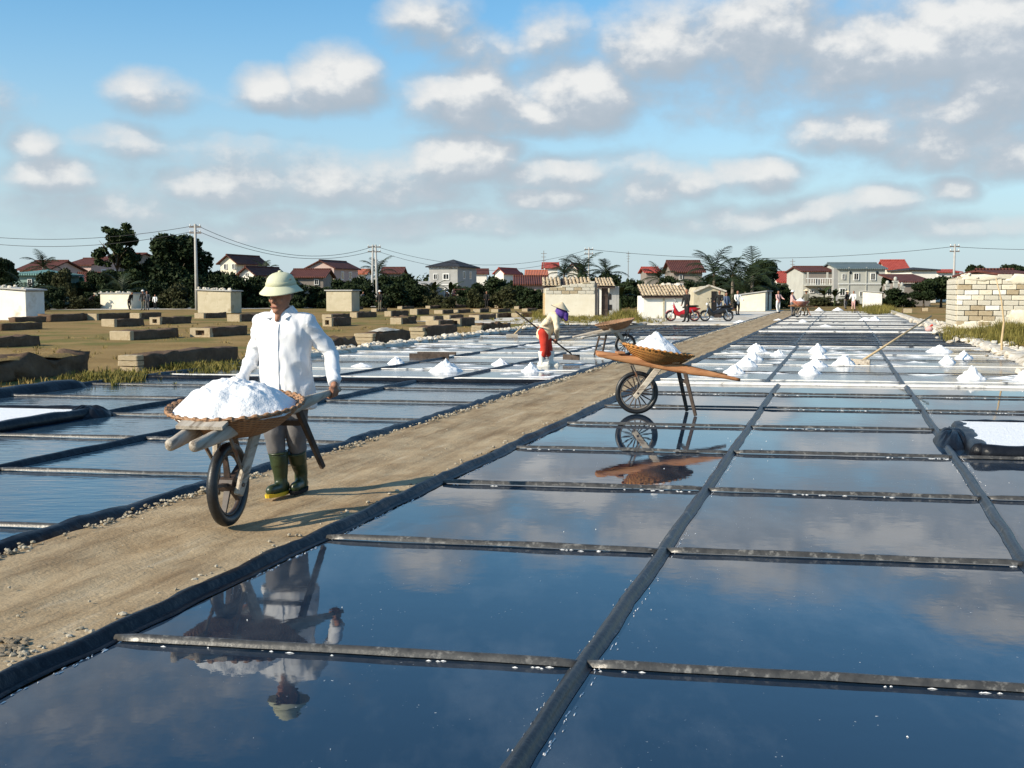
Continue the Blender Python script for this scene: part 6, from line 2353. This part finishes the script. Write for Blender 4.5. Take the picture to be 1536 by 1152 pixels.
MWW = Matrix.Translation(WPOS) @ Matrix.Rotation(R(-8), 4, 'Z')
cone_hat('straw conical hat tilted over the purple headscarf', MWW @ Matrix.Translation(hd + Vector((-.02, 0, .07))) @ Matrix.Rotation(R(20), 4, 'Y'), .20, .14)
rk = thing('rake', 'dark long rake held by the woman in cream top', 'rake', WPOS, R(-8), 'long wooden rakes')
m_ = MB(); m_.tube([RK0, RK0.lerp(RK1, .5), RK1], [.017, .018, .018], 8); m_.build('handle', 'wood_dark', rk, smooth=True)
bl = Vector((-rax.y, rax.x, 0)).normalized()
m_ = MB(); m_.beam(RK1 - bl * .22 + Vector((0, 0, -.07)), RK1 + bl * .22 + Vector((0, 0, -.07)), .025, .12); m_.build('blade', 'wood_dark', rk)

# ------------------------------------------------------------------ people in the distance
def far_person(label, px, yb, h, rz, top, legs, shoes='black_cloth', hatk=None, bend=0.0, arms=(0, 0), shorts=False):
    p = G(px, yb)
    k = h / 1.65
    t = thing('person', label, 'person', (p.x, p.y, .01), rz, 'distant workers')
    T = lambda x, y, z: Vector((x * k, (y - bend * max(0, z - .85) ** 1.0) * k, (z if z < .85 else .85 + (z - .85) * math.cos(bend * .9)) * k))
    caps, tags = [], []
    def C(a, ra, b, rb_, tg):
        caps.append((T(*a), ra * k, T(*b), rb_ * k, )); tags.append(tg)
    for sg in (-1, 1):
        C((sg * .09, 0, .86), .095, (sg * .10, -.03 * sg, .48), .07, 1)
        C((sg * .10, -.03 * sg, .48), .066, (sg * .10, .05 * sg, .12), .05, 0 if shorts else 1)
        C((sg * .10, .05 * sg, .09), .05, (sg * .11, .05 * sg - .12, .05), .045, 3)
        ar = arms[0] if sg < 0 else arms[1]
        e = (sg * (.24 + .05 * ar), -.06 - .12 * ar, 1.10)
        w = (sg * .22, -.14 - .30 * ar, .88 + .22 * ar)
        C((sg * .18, 0, 1.34), .07, e, .055, 2)
        C(e, .052, w, .038, 2)
        C(w, .036, (w[0], w[1] - .05, w[2] - .05), .034, 0)
    C((0, 0, .86), .14, (0, 0, 1.06), .135, 2)
    C((0, 0, 1.06), .135, (0, 0, 1.28), .135, 2)
    C((-.10, 0, 1.33), .075, (.10, 0, 1.33), .075, 2)
    C((0, 0, 1.38), .05, (0, -.01, 1.46), .05, 0)
    C((0, -.01, 1.53), .085, (0, -.02, 1.57), .082, 0)
    C((0, .02, 1.56), .083, (0, .02, 1.60), .075, 4)
    mb = MB()
    for a, ra, b, rb_ in caps:
        mb.capsule(a, ra, b, rb_, 10)
    me = remesh(mb, .024 * k, 2, None, .4)
    for q in ('skin', legs, top, shoes, 'hair'):
        me.materials.append(M[q])
    region_mats(me, caps, tags)
    link('body', me, None, t)
    hp_ = T(0, -.01, 1.60)
    mwt = Matrix.Translation((p.x, p.y, .01)) @ Matrix.Rotation(rz, 4, 'Z') @ Matrix.Translation(hp_) @ Matrix.Rotation(bend * .8, 4, 'X')
    if hatk == 'cone':
        cone_hat('conical hat on the ' + label.split(' ')[0] + ' ' + ' '.join(label.split(' ')[1:6]), mwt, .23, .15, 'straw')
    elif hatk == 'cap':
        c = thing('hat', 'white hat on the ' + ' '.join(label.split(' ')[:6]), 'hat', group='white hats of distant workers')
        c.matrix_world = mwt
        m_ = MB(); m_.rings([[Vector((q * math.cos(6.283 * a / 16), q * math.sin(6.283 * a / 16), z)) for a in range(16)] for q, z in ((.16, 0), (.11, .03), (.10, .08), (.05, .115), (.01, .12))])
        m_.build('crown', 'white_cloth', c, smooth=True)
    return t


far_person('man in black standing in front of the red scooter', 1030, 484, 1.68, R(-60), 'black_cloth', 'black_cloth')
far_person('person in dark jacket beside the black motorcycle', 1079, 476, 1.62, R(-30), 'black_cloth', 'blue_cloth', arms=(.6, .6))
far_person('person in blue-grey jacket behind the black motorcycle', 1089, 475, 1.5, R(30), 'blue_cloth', 'black_cloth')
far_person('person in white shirt and dark shorts beyond the motorcycle', 1106, 473, 1.62, R(20), 'white_cloth', 'black_cloth', shorts=True, arms=(.3, .8))
far_person('worker in pale pink clothes walking on the path', 1167, 470, 1.62, R(30), 'pink_cloth', 'white_cloth', arms=(.4, .8))
far_person('worker in pink top and grey trousers by far barrow', 1188, 474, 1.6, R(60), 'pink_cloth', 'trousers', hatk='cap', arms=(.5, .5))
far_person('worker in dark olive clothes beside the red basket', 1209, 474, 1.66, R(-60), 'olive_cloth', 'olive_cloth', hatk='cone', arms=(.6, .2))
far_person('worker in dark clothes before the grey-green house', 1268, 464, 1.62, R(40), 'black_cloth', 'trousers', hatk='cone', bend=.3)
far_person('worker in white shirt before the small white hut', 1280, 466, 1.62, R(-40), 'white_cloth', 'pink_cloth', arms=(.5, .2))
far_person('bent dark figure at the wall of small block hut', 194, 464.5, 1.6, R(70), 'black_cloth', 'black_cloth', bend=.5)
far_person('standing dark figure with white hat near small block hut', 215, 466, 1.66, R(-20), 'black_cloth', 'olive_cloth', hatk='cap')
far_person('grey figure beside the dark one near block hut', 221, 466, 1.6, R(20), 'trousers', 'trousers')
far_person('pale figure resting right of the small block hut', 233, 464, 1.3, R(0), 'white_cloth', 'black_cloth')
far_person('stooping worker with white hat on the dirt road', 134, 463.5, 1.6, R(80), 'black_cloth', 'black_cloth', hatk='cone', bend=.9)
far_person('pale figure on the far bank behind the man', 479, 459, 1.6, R(30), 'white_cloth', 'trousers')
far_person('pale stooping figure right of the narrow stained hut', 543, 461, 1.6, R(50), 'trousers', 'white_cloth', bend=.3)
far_person('dark worker with white hat below the double pole', 570, 468, 1.62, R(-30), 'black_cloth', 'olive_cloth', hatk='cap')
far_person('dark worker in front of the banana plants', 671, 459, 1.6, R(10), 'black_cloth', 'black_cloth', hatk='cap')
far_person('crouching worker with hat near the low outbuilding', 686, 458, 1.2, R(-50), 'olive_cloth', 'black_cloth', hatk='cone')
far_person('dark figure among the most distant filter beds', 730, 463, 1.6, R(0), 'black_cloth', 'black_cloth')

# ------------------------------------------------------------------ motorbikes
def motorbike(label, px, yb, rz, paint, scooter):
    p = G(px, yb)
    t = thing('motorbike', label, 'motorbike', (p.x, p.y, .016), rz, 'motorbikes in the salt yard')
    for x in (-.61, .62):
        m_ = MB(); m_.tube([(x, -.07, .28), (x, .07, .28)], .05, 12); wh = m_.build('wheel', 'steel', t)
        m_ = MB(); m_.torus((x, 0, .28), (0, 1, 0), .245, .042, 36, 8); m_.build('tyre', 'rubber', wh, smooth=True)
        m_ = MB(); m_.torus((x, 0, .28), (0, 1, 0), .20, .014, 36, 6); m_.build('rim', paint if scooter else 'chrome', wh, smooth=True)
        for k in range(6):
            a = 6.283 * k / 6
            m_ = MB(); m_.beam((x, 0, .28), (x + .2 * math.cos(a), 0, .28 + .2 * math.sin(a)), .02, .03, up=Vector((0, 1, 0))); m_.build('spoke', 'steel', wh)
    for sg in (-1, 1):
        m_ = MB(); m_.tube([(.62, sg * .07, .28), (.50, sg * .07, .62), (.44, sg * .04, .86)], .022, 8); m_.build('fork', 'chrome', t)
        m_ = MB(); m_.tube([(-.61, sg * .12, .28), (-.45, sg * .12, .62)], .028, 8); m_.build('shock', 'chrome', t)
        m_ = MB(); m_.tube([(.42, 0, .98), (.36, sg * .2, 1.02), (.28, sg * .34, 1.0)], .014, 8); hb = m_.build('handlebar', 'black_paint', t)
        m_ = MB(); m_.tube([(.36, sg * .22, 1.02), (.40, sg * .28, 1.17)], .007, 6); m_.ell((.40, sg * .30, 1.20), .02, .06, .04, 10, 6); m_.build('mirror', 'black_paint', hb)
    m_ = MB()
    rr = []
    prof = [(-.86, .09, .62, .70), (-.62, .13, .52, .76), (-.30, .14, .40, .76), (-.02, .11, .28, .60), (.20, .10, .26, .50), (.36, .15, .30, .72), (.46, .14, .45, .95), (.50, .07, .60, 1.02)]
    for x, w, z0, z1 in prof:
        rr.append([Vector((x, w * math.cos(6.283 * k / 14), (z0 + z1) / 2 + (z1 - z0) / 2 * math.sin(6.283 * k / 14))) for k in range(14)])
    m_.rings(rr)
    m_.build('body', paint, t, smooth=True)
    m_ = MB()
    m_.rings([[Vector((x, w * math.cos(6.283 * k / 12), z + h * math.sin(6.283 * k / 12))) for k in range(12)] for x, w, z, h in ((-.82, .06, .80, .03), (-.7, .12, .80, .05), (-.4, .14, .79, .055), (-.12, .12, .76, .05), (.02, .06, .72, .04))])
    m_.build('seat', 'black_cloth', t, smooth=True)
    m_ = MB(); m_.box((-.05, 0, .30), (.42, .22, .22)); link('engine', bevel(m_.mesh('engine'), .04, 2), 'dark_metal', t)
    m_ = MB(); m_.tube([(.05, -.14, .24), (-.3, -.15, .26), (-.75, -.16, .36)], [.025, .03, .055], 10); m_.build('exhaust', 'chrome', t, smooth=True)
    m_ = MB(); m_.ell((.52, 0, .90), .07, .09, .08, 12, 8); m_.build('headlight', 'lens', t, smooth=True)
    m_ = MB(); m_.ell((-.88, 0, .66), .04, .07, .04, 10, 6); m_.build('tail_light', 'red_paint', t, smooth=True)
    for x in (-.61, .62):
        m_ = MB()
        rr = []
        for k in range(9):
            a = R(25 + 130 * k / 8)
            c = Vector((x + .315 * math.cos(a), 0, .28 + .315 * math.sin(a)))
            rr.append([c + Vector((0, y, 0)) + Vector((math.cos(a), 0, math.sin(a))) * q for y, q in ((-.06, -.02), (0, .012), (.06, -.02), (0, -.004))])
        m_.rings(rr)
        m_.build('mudguard', paint, t, smooth=True)
    m_ = MB(); m_.tube([(-.05, .12, .22), (-.12, .26, .0)], .012, 6); m_.build('kickstand', 'steel', t)
    return t


motorbike('bright red scooter parked by the long white hut', 1024, 482.5, R(176), 'red_paint', True)
motorbike('black motorcycle parked nose toward the red scooter', 1075, 482.5, R(184), 'black_paint', False)
bpy.context.view_layer.update()
